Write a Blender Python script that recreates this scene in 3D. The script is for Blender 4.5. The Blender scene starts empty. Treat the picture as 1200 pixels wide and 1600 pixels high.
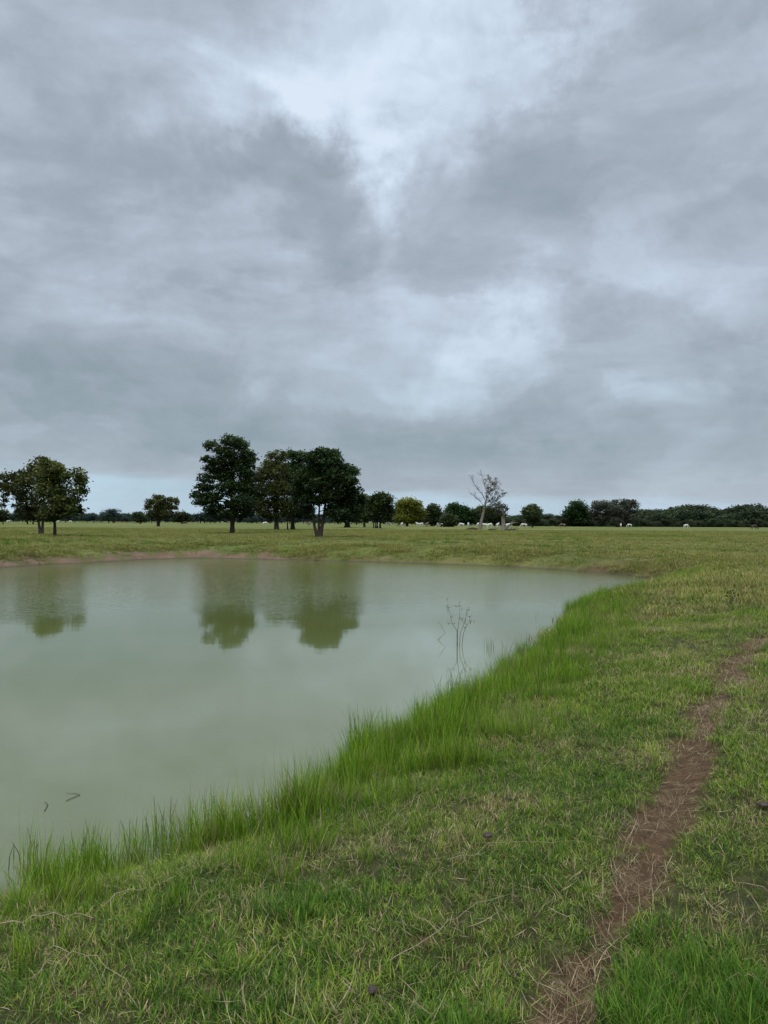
import bpy, bmesh, math, random
import numpy as np
from mathutils import Vector, Matrix
R = math.radians
rng = np.random.default_rng(7)
random.seed(7)
S = bpy.context.scene
C = S.collection

# ------------------------------------------------------------------ camera
HC = 2.45            # camera height above the pond surface (z = 0)
FG = 0.95            # level of the pasture above the pond
FPX = 1155.0         # focal length in photo pixels
PITCH = math.atan(15.8/FPX); ROLL = R(0.315)
cam = bpy.data.cameras.new('camera'); camo = bpy.data.objects.new('camera', cam); C.objects.link(camo)
cam.sensor_fit = 'VERTICAL'; cam.sensor_height = 36; cam.lens = FPX/1600*36
cam.clip_start = 0.05; cam.clip_end = 9000
f_ = Vector((0, math.cos(PITCH), math.sin(PITCH)))
r0 = Vector((1, 0, 0)); u0 = Vector((0, -math.sin(PITCH), math.cos(PITCH)))
r_ = r0*math.cos(ROLL) + u0*math.sin(ROLL); u_ = u0*math.cos(ROLL) - r0*math.sin(ROLL)
camo.matrix_world = Matrix(((r_.x, u_.x, -f_.x, 0), (r_.y, u_.y, -f_.y, 0), (r_.z, u_.z, -f_.z, HC), (0, 0, 0, 1)))
S.camera = camo
S.render.resolution_x = 768; S.render.resolution_y = 1024

def ray(px, py): return f_ + r_*((px-600)/FPX) - u_*((py-800)/FPX)
def P(px, py, z=0.0):
    d = ray(px, py); t = (z-HC)/d.z
    return Vector((d.x*t, d.y*t, z))
def PD(px, py, Y):
    d = ray(px, py); t = Y/d.y
    return Vector((d.x*t, Y, HC+d.z*t))

# ------------------------------------------------------------------ node helpers
class NT:
    def __init__(s, nt): s.t = nt; s.n = nt.nodes; s.l = nt.links
    def new(s, typ, **kw):
        n = s.n.new(typ)
        for k, v in kw.items(): setattr(n, k, v)
        return n
    def put(s, sock, v):
        if isinstance(v, bpy.types.NodeSocket): s.l.new(v, sock)
        elif v is not None: sock.default_value = v
    def m(s, op, a, b=None, c=None, clamp=False):
        n = s.new('ShaderNodeMath', operation=op, use_clamp=clamp)
        s.put(n.inputs[0], a); s.put(n.inputs[1], b)
        if c is not None: s.put(n.inputs[2], c)
        return n.outputs[0]
    def vm(s, op, a, b=None, out=0, sc=None):
        n = s.new('ShaderNodeVectorMath', operation=op)
        s.put(n.inputs[0], a)
        if b is not None: s.put(n.inputs[1], b)
        if sc is not None: s.put(n.inputs['Scale'], sc)
        return n.outputs[out]
    def noise(s, vec, scale, detail=3, rough=.5, dist=0, out='Fac'):
        n = s.new('ShaderNodeTexNoise'); s.put(n.inputs['Vector'], vec)
        n.inputs['Scale'].default_value = scale; n.inputs['Detail'].default_value = detail
        n.inputs['Roughness'].default_value = rough; n.inputs['Distortion'].default_value = dist
        return n.outputs[out]
    def mix(s, f, a, b, bt='MIX'):
        n = s.new('ShaderNodeMix', data_type='RGBA', blend_type=bt)
        s.put(n.inputs[0], f); s.put(n.inputs[6], a); s.put(n.inputs[7], b)
        return n.outputs[2]
    def rng(s, v, a, b, c=0., d=1., smooth=True):
        n = s.new('ShaderNodeMapRange', interpolation_type='SMOOTHSTEP' if smooth else 'LINEAR')
        s.put(n.inputs[0], v)
        for i, x in enumerate((a, b, c, d)): n.inputs[i+1].default_value = x
        return n.outputs[0]
    def ramp(s, v, stops):
        n = s.new('ShaderNodeValToRGB'); s.put(n.inputs[0], v); e = n.color_ramp.elements
        while len(e) > 1: e.remove(e[-1])
        e[0].position = stops[0][0]; e[0].color = (*stops[0][1], 1)
        for p, c in stops[1:]:
            x = e.new(p); x.color = (*c, 1)
        return n.outputs[0]

# ------------------------------------------------------------------ world: overcast sky
SUN_EL, SUN_ROT = R(52), R(200)
w = bpy.data.worlds.new('World'); S.world = w; w.use_nodes = True
N = NT(w.node_tree); N.n.clear()
out = N.new('ShaderNodeOutputWorld'); bg = N.new('ShaderNodeBackground'); N.l.new(bg.outputs[0], out.inputs[0])
bg.inputs[1].default_value = 0.079
sky = N.new('ShaderNodeTexSky', sky_type='NISHITA', sun_disc=False, sun_elevation=SUN_EL, sun_rotation=SUN_ROT)
tc = N.new('ShaderNodeTexCoord'); D = N.vm('NORMALIZE', tc.outputs['Generated'])
sx = N.new('ShaderNodeSeparateXYZ'); N.l.new(D, sx.inputs[0])
zc = N.m('MAXIMUM', sx.outputs[2], 0.0)
dz = N.m('ADD', zc, 0.10)
cp = N.new('ShaderNodeCombineXYZ'); N.put(cp.inputs[0], N.m('DIVIDE', sx.outputs[0], dz)); N.put(cp.inputs[1], N.m('DIVIDE', sx.outputs[1], dz)); cp.inputs[2].default_value = 3.7
plane = cp.outputs[0]                                    # position on the cloud deck
warp = N.noise(D, 3.2, 5, .55, out='Color')
warp = N.vm('SCALE', N.vm('SUBTRACT', warp, (.5, .5, .5)), sc=.42)
warp2 = N.noise(D, 9.0, 8, .65, out='Color')
warp2 = N.vm('SCALE', N.vm('SUBTRACT', warp2, (.5, .5, .5)), sc=.20)
DW = N.vm('ADD', N.vm('ADD', D, warp), warp2)
n1 = N.noise(plane, 0.55, 7, .55, .3)
n2 = N.noise(plane, 1.7, 6, .6, .5)
n3 = N.noise(N.vm('MULTIPLY', D, (1, 1, 1.7)), 4.2, 9, .62, .5)
val = N.m('ADD', N.m('MULTIPLY_ADD', N.m('SUBTRACT', n1, .5), .34, .435), N.m('MULTIPLY', N.m('SUBTRACT', n2, .5), .22))
n4 = N.noise(N.vm('ADD', plane, N.vm('SCALE', warp2, sc=3.0)), 2.6, 8, .6, 1.2)
val = N.m('ADD', val, N.m('MULTIPLY', N.m('SUBTRACT', n3, .5), .95))
val = N.m('ADD', val, N.m('MULTIPLY', N.m('SUBTRACT', n4, .5), N.rng(sx.outputs[2], .06, .30, .03, .16)))
n5 = N.noise(N.vm('ADD', N.vm('MULTIPLY', D, (1, 1, 2.2)), N.vm('SCALE', warp2, sc=.5)), 3.1, 8, .52, .6)
val = N.m('MULTIPLY_ADD', N.m('SUBTRACT', N.rng(n5, .455, .56), .5), .15, val)
n6 = N.noise(N.vm('ADD', N.vm('MULTIPLY', D, (1, 1, 2.6)), (5.2, 1.3, 2.2)), 6.5, 8, .52, .4)
val = N.m('MULTIPLY_ADD', N.m('SUBTRACT', N.rng(n6, .46, .58), .5), .09, val)
# cloud masses and gaps: (px, py, half width, half height, tilt deg, amount)
BL = [(560, 215, 95, 36, 35, .40), (640, 90, 135, 85, 0, .40), (850, 15, 110, 26, -25, .20), (628, 290, 26, 75, 5, .24), (740, 200, 40, 25, -20, .12),
      (440, 90, 220, 90, 0, .16), (150, 10, 300, 50, 0, -.02), (240, 195, 60, 25, 20, .12), (370, 215, 60, 22, 20, .13),
      (790, 530, 55, 50, 0, .26), (850, 610, 130, 40, 0, .16), (1090, 480, 110, 60, 20, .08), (620, 470, 40, 30, 0, .08),
      (490, 335, 80, 55, 15, -.25), (360, 350, 120, 45, 0, -.12), (770, 270, 85, 110, 25, -.08), (910, 120, 120, 80, -20, -.13),
      (1190, 60, 60, 100, 0, -.10), (60, 220, 110, 120, 0, -.12), (680, 450, 180, 70, 0, -.06), (130, 440, 140, 60, 0, -.06),
      (920, 450, 90, 60, 0, -.08), (1000, 640, 200, 50, 0, -.06), (620, 590, 200, 70, 0, .13), (250, 500, 120, 50, 0, .06), (330, 640, 300, 40, 0, -.06)]
for (bx, by, bw, bh, an, am) in BL:
    c = ray(bx, by).normalized(); a = R(an)
    rr = (r_*math.cos(a) - u_*math.sin(a)).normalized(); uu = (r_*math.sin(a) + u_*math.cos(a)).normalized()
    q = N.vm('SUBTRACT', DW, tuple(c))
    d1 = N.vm('DOT_PRODUCT', q, tuple(rr*(FPX/bw/1.25)), out=1); d2 = N.vm('DOT_PRODUCT', q, tuple(uu*(FPX/bh/1.25)), out=1)
    d3 = N.vm('DOT_PRODUCT', q, tuple(f_*2.5), out=1)
    s2 = N.m('ADD', N.m('ADD', N.m('MULTIPLY', d1, d1), N.m('MULTIPLY', d2, d2)), N.m('MULTIPLY', d3, d3))
    e = N.m('POWER', 2.2, N.m('MULTIPLY', s2, -1.0))
    val = N.m('MULTIPLY_ADD', e, am, val)
# darker belt of far cloud above the horizon, brighter strip under its edge
szw = N.m('MULTIPLY_ADD', N.m('SUBTRACT', N.noise(N.vm('MULTIPLY', D, (3, 3, 40)), 1.3, 5, .6), .5), .035, sx.outputs[2])
edge = N.m('MULTIPLY_ADD', sx.outputs[0], -.040, .040)
belt = N.m('MULTIPLY', N.rng(szw, .0, .10), N.rng(szw, .30, .08))
val = N.m('MULTIPLY_ADD', belt, -.27, val)
strip = N.rng(N.m('SUBTRACT', szw, edge), .010, -.006)
val = N.m('ADD', N.m('MULTIPLY', N.m('SUBTRACT', val, .36), N.rng(szw, 0, .15, .45, 1.)), .36)
val = N.m('MULTIPLY_ADD', strip, .22, val)
# CIE-like brightening of the deck towards the zenith
cl = N.ramp(val, [(0.0, (2.35, 2.88, 3.35)), (.25, (3.08, 3.52, 4.16)), (.47, (3.78, 4.36, 5.12)), (.68, (4.6, 5.4, 6.4)), (.90, (5.6, 6.5, 7.6)), (1.0, (6.0, 6.9, 8.0))])
cl = N.vm('SCALE', cl, sc=N.rng(sx.outputs[2], .52, 1.0, 1.0, 3.2))
cl = N.mix(belt, cl, N.mix(1.0, cl, (.95, 1.0, .98, 1), 'MULTIPLY'))
cl = N.mix(strip, cl, N.mix(1.0, cl, (.93, 1.03, 1.04, 1), 'MULTIPLY'))
skyc = N.mix(.97, sky.outputs[0], cl)
N.put(bg.inputs[0], skyc)

# ------------------------------------------------------------------ sun through the cloud
sl = bpy.data.lights.new('sun', 'SUN'); sl.energy = 1.5; sl.angle = R(40); sl.color = (1, .97, .92)
so = bpy.data.objects.new('sun', sl); C.objects.link(so)
# Nishita rotation: direction to the sun = (sin rot, cos rot)
sd = Vector((math.sin(SUN_ROT)*math.cos(SUN_EL), math.cos(SUN_ROT)*math.cos(SUN_EL), math.sin(SUN_EL)))
so.rotation_euler = sd.to_track_quat('Z', 'Y').to_euler(); so.location = sd*50
S.view_settings.view_transform = 'Standard'; S.view_settings.look = 'None'
S.view_settings.exposure = 0.60; S.view_settings.gamma = 1; S.view_settings.use_curve_mapping = False
S.render.engine = 'CYCLES'

# ------------------------------------------------------------------ object helpers
def tag(o, label=None, cat=None, group=None, kind=None):
    for k, v in (('label', label), ('category', cat), ('group', group), ('kind', kind)):
        if v: o[k] = v
    return o
def mesh_np(name, V, F, mats, attrs=None, smooth=True, midx=None):
    """V (n,3); F list of arrays of faces, each (k,3) or (k,4)"""
    me = bpy.data.meshes.new(name)
    loops = np.concatenate([f.ravel() for f in F]); tot = np.concatenate([np.full(len(f), f.shape[1]) for f in F])
    st = np.concatenate([[0], np.cumsum(tot)[:-1]])
    me.vertices.add(len(V)); me.vertices.foreach_set('co', np.asarray(V, np.float32).ravel())
    me.loops.add(len(loops)); me.loops.foreach_set('vertex_index', loops.astype(np.int32))
    me.polygons.add(len(tot)); me.polygons.foreach_set('loop_start', st.astype(np.int32)); me.polygons.foreach_set('loop_total', tot.astype(np.int32))
    if midx is not None: me.polygons.foreach_set('material_index', midx.astype(np.int32))
    me.polygons.foreach_set('use_smooth', np.full(len(tot), smooth))
    for m in mats: me.materials.append(m)
    for k, a in (attrs or {}).items():
        at = me.attributes.new(k, 'FLOAT', 'POINT'); at.data.foreach_set('value', np.asarray(a, np.float32))
    me.update(); me.validate()
    return me
def link(name, me, parent=None, loc=None):
    o = bpy.data.objects.new(name, me); C.objects.link(o)
    if parent: o.parent = parent
    if loc is not None: o.location = loc
    return o
def empty(name, loc):
    o = bpy.data.objects.new(name, None); C.objects.link(o); o.location = loc; o.empty_display_size = .3
    return o
def tube(pts, rad, sides=7, cap=True):
    pts = [Vector(p) for p in pts]; V = []; F = []
    prev = None
    for i, p in enumerate(pts):
        t = (pts[min(i+1, len(pts)-1)] - pts[max(i-1, 0)]).normalized()
        a = t.orthogonal().normalized() if prev is None else (prev - t*prev.dot(t)).normalized()
        prev = a; b = t.cross(a)
        for k in range(sides):
            an = 2*math.pi*k/sides
            V.append(p + (a*math.cos(an) + b*math.sin(an))*rad[i])
    for i in range(len(pts)-1):
        for k in range(sides):
            k2 = (k+1) % sides
            F.append((i*sides+k, i*sides+k2, (i+1)*sides+k2, (i+1)*sides+k))
    return V, F
class MB:
    def __init__(s): s.V = []; s.F = []
    def tube(s, pts, rad, sides=7):
        V, F = tube(pts, rad, sides); o = len(s.V)
        s.V += V; s.F += [tuple(i+o for i in f) for f in F]
    def build(s, name, mat, parent=None, origin=(0, 0, 0)):
        return mesh_np(name, np.array([v - Vector(origin) for v in s.V]), [np.array(s.F)], [mat])

# ------------------------------------------------------------------ materials
def mat(name):
    m = bpy.data.materials.new(name); m.use_nodes = True; n = NT(m.node_tree); n.n.clear()
    o = n.new('ShaderNodeOutputMaterial'); return m, n, o
def pos(n): return n.new('ShaderNodeNewGeometry').outputs['Position']
def attr(n, name, typ='GEOMETRY'): return n.new('ShaderNodeAttribute', attribute_name=name, attribute_type=typ).outputs['Fac']

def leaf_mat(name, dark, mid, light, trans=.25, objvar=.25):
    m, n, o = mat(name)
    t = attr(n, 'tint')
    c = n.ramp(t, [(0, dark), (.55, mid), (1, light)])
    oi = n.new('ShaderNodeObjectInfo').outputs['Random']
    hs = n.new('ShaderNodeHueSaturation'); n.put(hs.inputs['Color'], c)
    n.put(hs.inputs['Value'], n.m('MULTIPLY_ADD', oi, 2*objvar, 1-objvar)); n.put(hs.inputs['Hue'], n.m('MULTIPLY_ADD', n.m('FRACT', n.m('MULTIPLY', oi, 7.31)), .05, .475))
    c = hs.outputs[0]
    d = n.new('ShaderNodeBsdfPrincipled'); n.put(d.inputs['Base Color'], c); d.inputs['Roughness'].default_value = .55; d.inputs['Specular IOR Level'].default_value = .25
    tr = n.new('ShaderNodeBsdfTranslucent'); n.put(tr.inputs[0], c)
    mx = n.new('ShaderNodeMixShader'); mx.inputs[0].default_value = trans
    n.l.new(d.outputs[0], mx.inputs[1]); n.l.new(tr.outputs[0], mx.inputs[2]); n.l.new(mx.outputs[0], o.inputs[0])
    return m
def bark_mat(name, a, b, sc=6):
    m, n, o = mat(name)
    tcn = n.new('ShaderNodeTexCoord').outputs['Object']
    v = n.noise(n.vm('MULTIPLY', tcn, (1, 1, .25)), sc, 5, .65)
    c = n.ramp(v, [(.3, a), (.7, b)])
    p = n.new('ShaderNodeBsdfPrincipled'); n.put(p.inputs['Base Color'], c); p.inputs['Roughness'].default_value = .85
    bp = n.new('ShaderNodeBump'); bp.inputs['Strength'].default_value = .6; bp.inputs['Distance'].default_value = .03
    n.put(bp.inputs['Height'], v); n.l.new(bp.outputs[0], p.inputs['Normal']); n.l.new(p.outputs[0], o.inputs[0])
    return m
M = {}
M['leaf_dark'] = leaf_mat('leaf_dark', (.008, .019, .004), (.024, .050, .010), (.070, .115, .022))
M['leaf_mid'] = leaf_mat('leaf_mid', (.014, .024, .008), (.034, .054, .016), (.090, .105, .034))
M['leaf_olive'] = leaf_mat('leaf_olive', (.022, .032, .006), (.068, .088, .018), (.165, .165, .045))
M['leaf_yellow'] = leaf_mat('leaf_yellow', (.060, .080, .008), (.180, .205, .018), (.34, .34, .035))
M['leaf_grey'] = leaf_mat('leaf_grey', (.028, .032, .020), (.070, .076, .050), (.15, .14, .11))
M['leaf_far'] = leaf_mat('leaf_far', (.012, .022, .008), (.034, .054, .020), (.095, .120, .045), objvar=.55)
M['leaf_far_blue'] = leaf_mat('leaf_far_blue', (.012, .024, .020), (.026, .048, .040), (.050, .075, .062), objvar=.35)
M['leaf_rust'] = leaf_mat('leaf_rust', (.06, .05, .03), (.13, .085, .055), (.20, .13, .09))
M['bark_dark'] = bark_mat('bark_dark', (.020, .015, .012), (.060, .046, .038))
M['bark_twig'] = bark_mat('bark_twig', (.05, .04, .035), (.15, .13, .115))
M['bark_grey'] = bark_mat('bark_grey', (.07, .06, .052), (.21, .19, .165))

# ------------------------------------------------------------------ pond outline
near = [(1034, 911), (1030, 921), (975, 934), (925, 946), (898, 958), (893, 975), (872, 995), (835, 1025), (790, 1060), (735, 1095), (680, 1128),
        (620, 1160), (560, 1195), (500, 1240), (430, 1285), (360, 1315), (290, 1335), (200, 1358), (120, 1378), (60, 1392), (0, 1405)]
farp = [(0, 887), (60, 883), (120, 881), (180, 877), (230, 874), (300, 873), (400, 874), (480, 876), (560, 878), (650, 880), (740, 883), (820, 887), (880, 891), (930, 895), (985, 899), (1020, 904)]
poly = [P(x, y) for x, y in farp] + [P(x, y) for x, y in near]
poly = [(v.x, v.y) for v in poly]
poly += [(-3.6, 4.3), (-5.5, 3.5), (-9, 2.2), (-15, .8), (-23, 1.5), (-31, 6), (-36, 13), (-37, 22), (-33, 30), (-26.5, 35.5)]
def chaikin(p, n=2):
    p = np.array(p)
    for _ in range(n):
        q = np.roll(p, -1, 0); p = np.stack([.75*p+.25*q, .25*p+.75*q], 1).reshape(-1, 2)
    return p
shore = chaikin(poly, 2)
# small irregularities of the waterline
nrm = np.roll(shore, -1, 0) - np.roll(shore, 1, 0); nrm = np.stack([nrm[:, 1], -nrm[:, 0]], 1)/np.linalg.norm(nrm, axis=1)[:, None]
rr_ = rng.normal(0, 1, len(shore)); rr_ = (rr_ + np.roll(rr_, 1) + np.roll(rr_, -1))/3
shore = shore + nrm*(rr_*np.clip(np.linalg.norm(shore, axis=1)*.012, .04, .4))[:, None]

def seg_dist(pts, poly, closed=True):
    A = poly; B = np.roll(poly, -1, 0)
    if not closed: A = A[:-1]; B = B[:-1]
    out = np.full(len(pts), 1e9); arg = np.zeros(len(pts), int); tt = np.zeros(len(pts))
    for i in range(len(A)):
        ab = B[i]-A[i]; t = np.clip(((pts-A[i])@ab)/(ab@ab+1e-9), 0, 1)
        d = np.linalg.norm(pts-(A[i]+t[:, None]*ab), axis=1)
        m_ = d < out; out[m_] = d[m_]; arg[m_] = i; tt[m_] = t[m_]
    return out, arg, tt
def inside(pts, poly):
    x, y = pts[:, 0], pts[:, 1]; r = np.zeros(len(pts), bool)
    A = poly; B = np.roll(poly, -1, 0)
    for a, b in zip(A, B):
        c = ((a[1] > y) != (b[1] > y)); xi = (b[0]-a[0])*(y-a[1])/(b[1]-a[1]+1e-12)+a[0]
        r ^= c & (x < xi)
    return r
def sdist(pts):
    """distance to the waterline, positive on land"""
    d = np.full(len(pts), 60.0)
    m_ = (np.abs(pts[:, 0]+12) < 75) & (np.abs(pts[:, 1]-22) < 80)
    dd, _, _ = seg_dist(pts[m_], shore); ins = inside(pts[m_], shore)
    d[m_] = np.where(ins, -dd, dd)
    return d
# value noise in numpy
_lat = rng.random((256, 256))
def vnoise(x, y, s, o=0):
    x = x/s + 37.1*o; y = y/s + 11.7*o
    xi = np.floor(x).astype(int); yi = np.floor(y).astype(int); fx = x-xi; fy = y-yi
    fx = fx*fx*(3-2*fx); fy = fy*fy*(3-2*fy)
    g = lambda a, b: _lat[a % 256, b % 256]
    return (g(xi, yi)*(1-fx)+g(xi+1, yi)*fx)*(1-fy) + (g(xi, yi+1)*(1-fx)+g(xi+1, yi+1)*fx)*fy
def fbm(x, y, s, o=0, n=4):
    r = 0; a = .5; t = 0
    for i in range(n):
        r = r + a*vnoise(x, y, s/2**i, o+i); t += a; a *= .5
    return r/t
def sstep(a, b, x):
    t = np.clip((x-a)/(b-a), 0, 1); return t*t*(3-2*t)

# trodden path: (px, py, half width in px)
PATH = [(790, 1660, 60), (838, 1592, 54), (880, 1520, 46), (928, 1440, 42), (968, 1380, 48), (1003, 1320, 54), (1028, 1255, 44), (1062, 1195, 40), (1088, 1140, 37), (1102, 1095, 36), (1125, 1055, 32), (1155, 1020, 28), (1190, 993, 23), (1240, 970, 19), (1300, 950, 16), (1400, 925, 14)]
pw = [P(x, y, .87) for x, y, _ in PATH]; pathxy = np.array([(v.x, v.y) for v in pw])
pathw = np.array([h*v.y/FPX for v, (_, _, h) in zip(pw, PATH)])
SPOTS = [(1090, 878, 26, 9), (1045, 872, 40, 4), (1133, 921, 20, 6), (1190, 945, 22, 5), (1150, 958, 40, 3), (1140, 905, 25, 4), (1000, 873, 50, 3), (940, 868, 60, 2.5),
         (690, 1215, 35, 10), (740, 1180, 30, 8), (640, 1290, 20, 8), (360, 1455, 40, 14), (420, 1480, 30, 10), (445, 1240, 40, 10), (500, 1510, 45, 12), (1100, 1030, 10, 8),
         (330, 1560, 30, 12), (150, 1440, 30, 12), (580, 1555, 22, 12), (1180, 1250, 20, 12), (760, 1308, 16, 9), (640, 1390, 40, 8), (60, 1560, 40, 10), (1130, 1400, 40, 8), (545, 1430, 30, 8)]
def masks(pts):
    x, y = pts[:, 0], pts[:, 1]
    d, i, t = seg_dist(pts, pathxy, closed=False)
    wd = pathw[i]*(1-t) + pathw[np.minimum(i+1, len(pathw)-1)]*t
    wob = (fbm(x, y, .4, 3)-.5)*1.7 + (vnoise(x, y, .12, 8)-.5)*.35
    pth = sstep(1.1, .45, d/wd + wob)
    mud = np.zeros(len(pts))
    for (a, b, c_, e_) in SPOTS:
        q = P(a, b, .9); q2 = P(a, b-e_, .9); q3 = P(a, b+e_, .9)
        rx = c_*q.y/FPX; ry = abs(q2.y-q3.y)/2
        mud = np.maximum(mud, sstep(1.5, .3, np.sqrt(((x-q.x)/rx)**2 + ((y-q.y)/ry)**2) + ((fbm(x, y, .6 if q.y < 15 else 2.0, 5)-.5)*1.8)))
    return pth, mud
def shore_mud(pts, d):
    x, y = pts[:, 0], pts[:, 1]
    f = sstep(20, 28, y)
    wobble = (fbm(x, y, 3.0, 9)-.5)*2.2
    lft = sstep(2, -6, x)*.85 + .35
    wid = .35 + .55*sstep(-3, -9, x)
    return f*sstep(wid+.45, wid-.35, d+wobble)*np.clip(lft, 0, 1)*(d > -3)
def height(pts, d=None, pm=None):
    x, y = pts[:, 0], pts[:, 1]
    if d is None: d = sdist(pts)
    w_ = np.where(y > 20, 1.7, 2.1)
    z = np.where(d > 0, FG*(1-np.exp(-np.maximum(d, 0)/w_)), np.maximum(-.28*np.abs(d)-.02, -1.4))
    a = np.clip(d, 0, 1.5)/1.5
    z = z + a*((fbm(x, y, 2.2, 1)-.5)*.10 + (fbm(x, y, .5, 2, 2)-.5)*.05*sstep(40, 15, np.hypot(x, y)))
    z = z + a*(fbm(x, y, 9, 4)-.5)*.16*sstep(6, 14, y)*sstep(300, 100, y)
    if pm is not None: z = z - .045*pm
    return z

# ------------------------------------------------------------------ ground
def axis(fine_a, fine_b, step, lim, g=1.07, cap=None):
    a = list(np.arange(fine_a, fine_b, step)); s = step; v = a[-1]
    while v < lim:
        s = s*g if cap is None or v > cap[0] else min(s*g, cap[1]); v += s; a.append(v)
    s = step; v = a[0]
    while v > -lim:
        s *= g; v -= s; a.insert(0, v)
    return np.array(a)
gx = axis(-5, 7.5, .085, 3000, 1.06); gy = axis(1.2, 11, .085, 3000, 1.05, cap=(62, .55))
X, Y = np.meshgrid(gx, gy); pts = np.stack([X.ravel(), Y.ravel()], 1)
d_ = sdist(pts); pth, mud = masks(pts); Z = height(pts, d_, pth)
sm = shore_mud(pts, d_)
nx, ny = len(gx), len(gy)
I = np.arange(nx*ny).reshape(ny, nx)
F = np.stack([I[:-1, :-1], I[:-1, 1:], I[1:, 1:], I[1:, :-1]], -1).reshape(-1, 4)
bankm = sstep(-.2, .3, d_)*sstep(3.2, 1.2, d_)*sstep(32, 24, Y.ravel())

m, n, o = mat('ground')
ps = pos(n)
nA = n.noise(ps, .11, 5, .6); nB = n.noise(ps, .9, 5, .65); nC = n.noise(ps, 9, 5, .7); nD = n.noise(ps, 45, 4, .7)
nE = n.noise(n.vm('MULTIPLY', ps, (.35, 1, 1)), .045, 4, .55)
sy = n.new('ShaderNodeSeparateXYZ'); n.l.new(ps, sy.inputs[0]); far = n.rng(sy.outputs[1], 16, 50)
green = n.ramp(nB, [(.25, (.062, .085, .014)), (.5, (.112, .135, .028)), (.75, (.185, .180, .050))])
green = n.mix(n.rng(nE, .45, .62), green, n.ramp(nB, [(.2, (.130, .130, .034)), (.8, (.23, .225, .075))]))
green = n.mix(1.0, green, n.ramp(nC, [(.3, (.55, .58, .5)), (.5, (.92, .95, .9)), (.7, (1.25, 1.2, 1.2))]), 'MULTIPLY')
green = n.mix(n.m('MULTIPLY', n.rng(nA, .5, .68), .7), green, (.060, .115, .022, 1))
thatch = n.ramp(nC, [(.3, (.022, .020, .009)), (.55, (.050, .055, .014)), (.75, (.115, .100, .045))])
soil = n.ramp(n.m('ADD', n.m('MULTIPLY', nC, .6), n.m('MULTIPLY', nD, .4)), [(.30, (.026, .015, .007)), (.5, (.092, .054, .027)), (.68, (.185, .120, .064))])
red = n.ramp(n.m('ADD', n.m('MULTIPLY', nB, .6), n.m('MULTIPLY', nC, .4)), [(.3, (.075, .048, .032)), (.52, (.155, .100, .068)), (.7, (.22, .18, .12))])
c = n.mix(far, thatch, green)
c = n.mix(n.m('MULTIPLY', attr(n, 'mud'), n.rng(nC, .3, .55)), c, soil)
c = n.mix(attr(n, 'path'), c, soil)
c = n.mix(n.m('MULTIPLY', attr(n, 'shore_mud'), n.rng(nB, .34, .5)), c, red)
wet = n.rng(sy.outputs[2], .10, -.02)
c = n.mix(wet, c, (.060, .055, .036, 1))
p = n.new('ShaderNodeBsdfPrincipled'); n.put(p.inputs['Base Color'], c); p.inputs['Roughness'].default_value = .9; p.inputs['Specular IOR Level'].default_value = .2
bp = n.new('ShaderNodeBump'); bp.inputs['Strength'].default_value = .9; bp.inputs['Distance'].default_value = .05
n.put(bp.inputs['Height'], n.m('ADD', nC, n.m('MULTIPLY', nD, .4))); n.l.new(bp.outputs[0], p.inputs['Normal']); n.l.new(p.outputs[0], o.inputs[0])
M['ground'] = m
me = mesh_np('ground', np.stack([X.ravel(), Y.ravel(), Z], 1), [F], [m], dict(path=pth, mud=mud, shore_mud=sm))
g = tag(link('ground', me), 'flat green cattle pasture with trodden soil and muddy pond bank', kind='structure')

# ------------------------------------------------------------------ water
m, n, o = mat('pond_water')
ps = pos(n); sy = n.new('ShaderNodeSeparateXYZ'); n.l.new(ps, sy.inputs[0])
calm = n.rng(n.m('ADD', sy.outputs[1], n.m('MULTIPLY', n.noise(ps, .12, 3, .5), 12)), 22, 33)
w1 = n.noise(n.vm('MULTIPLY', ps, (1.0, 2.2, 1)), 2.2, 3, .55)
w2 = n.noise(n.vm('MULTIPLY', ps, (1.0, 1.6, 1)), 7.0, 2, .5)
w3 = n.noise(n.vm('MULTIPLY', ps, (.5, 1.0, 1)), .55, 2, .5)
hgt = n.m('ADD', n.m('MULTIPLY', w3, .003), n.m('MULTIPLY', n.m('ADD', n.m('MULTIPLY', w1, .007), n.m('MULTIPLY', w2, .0035)), n.m('MULTIPLY_ADD', calm, 2.2, .05)))
bp = n.new('ShaderNodeBump'); bp.inputs['Strength'].default_value = 1; bp.inputs['Distance'].default_value = 1.0; n.put(bp.inputs['Height'], hgt)
tur = n.noise(ps, .25, 3, .5)
c = n.ramp(tur, [(.3, (.102, .124, .036)), (.7, (.122, .146, .050))])
p = n.new('ShaderNodeBsdfPrincipled'); n.put(p.inputs['Base Color'], c); p.inputs['Roughness'].default_value = .04; p.inputs['IOR'].default_value = 2.4
n.l.new(bp.outputs[0], p.inputs['Normal']); n.l.new(p.outputs[0], o.inputs[0])
ws = shore + nrm*0
cx, cy = -12., 20.
wv = [(cx, cy, 0)]; big = []
for q in shore:
    v = np.array(q) - (cx, cy); big.append((cx+v[0]*1.03, cy+v[1]*1.03, 0))
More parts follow.
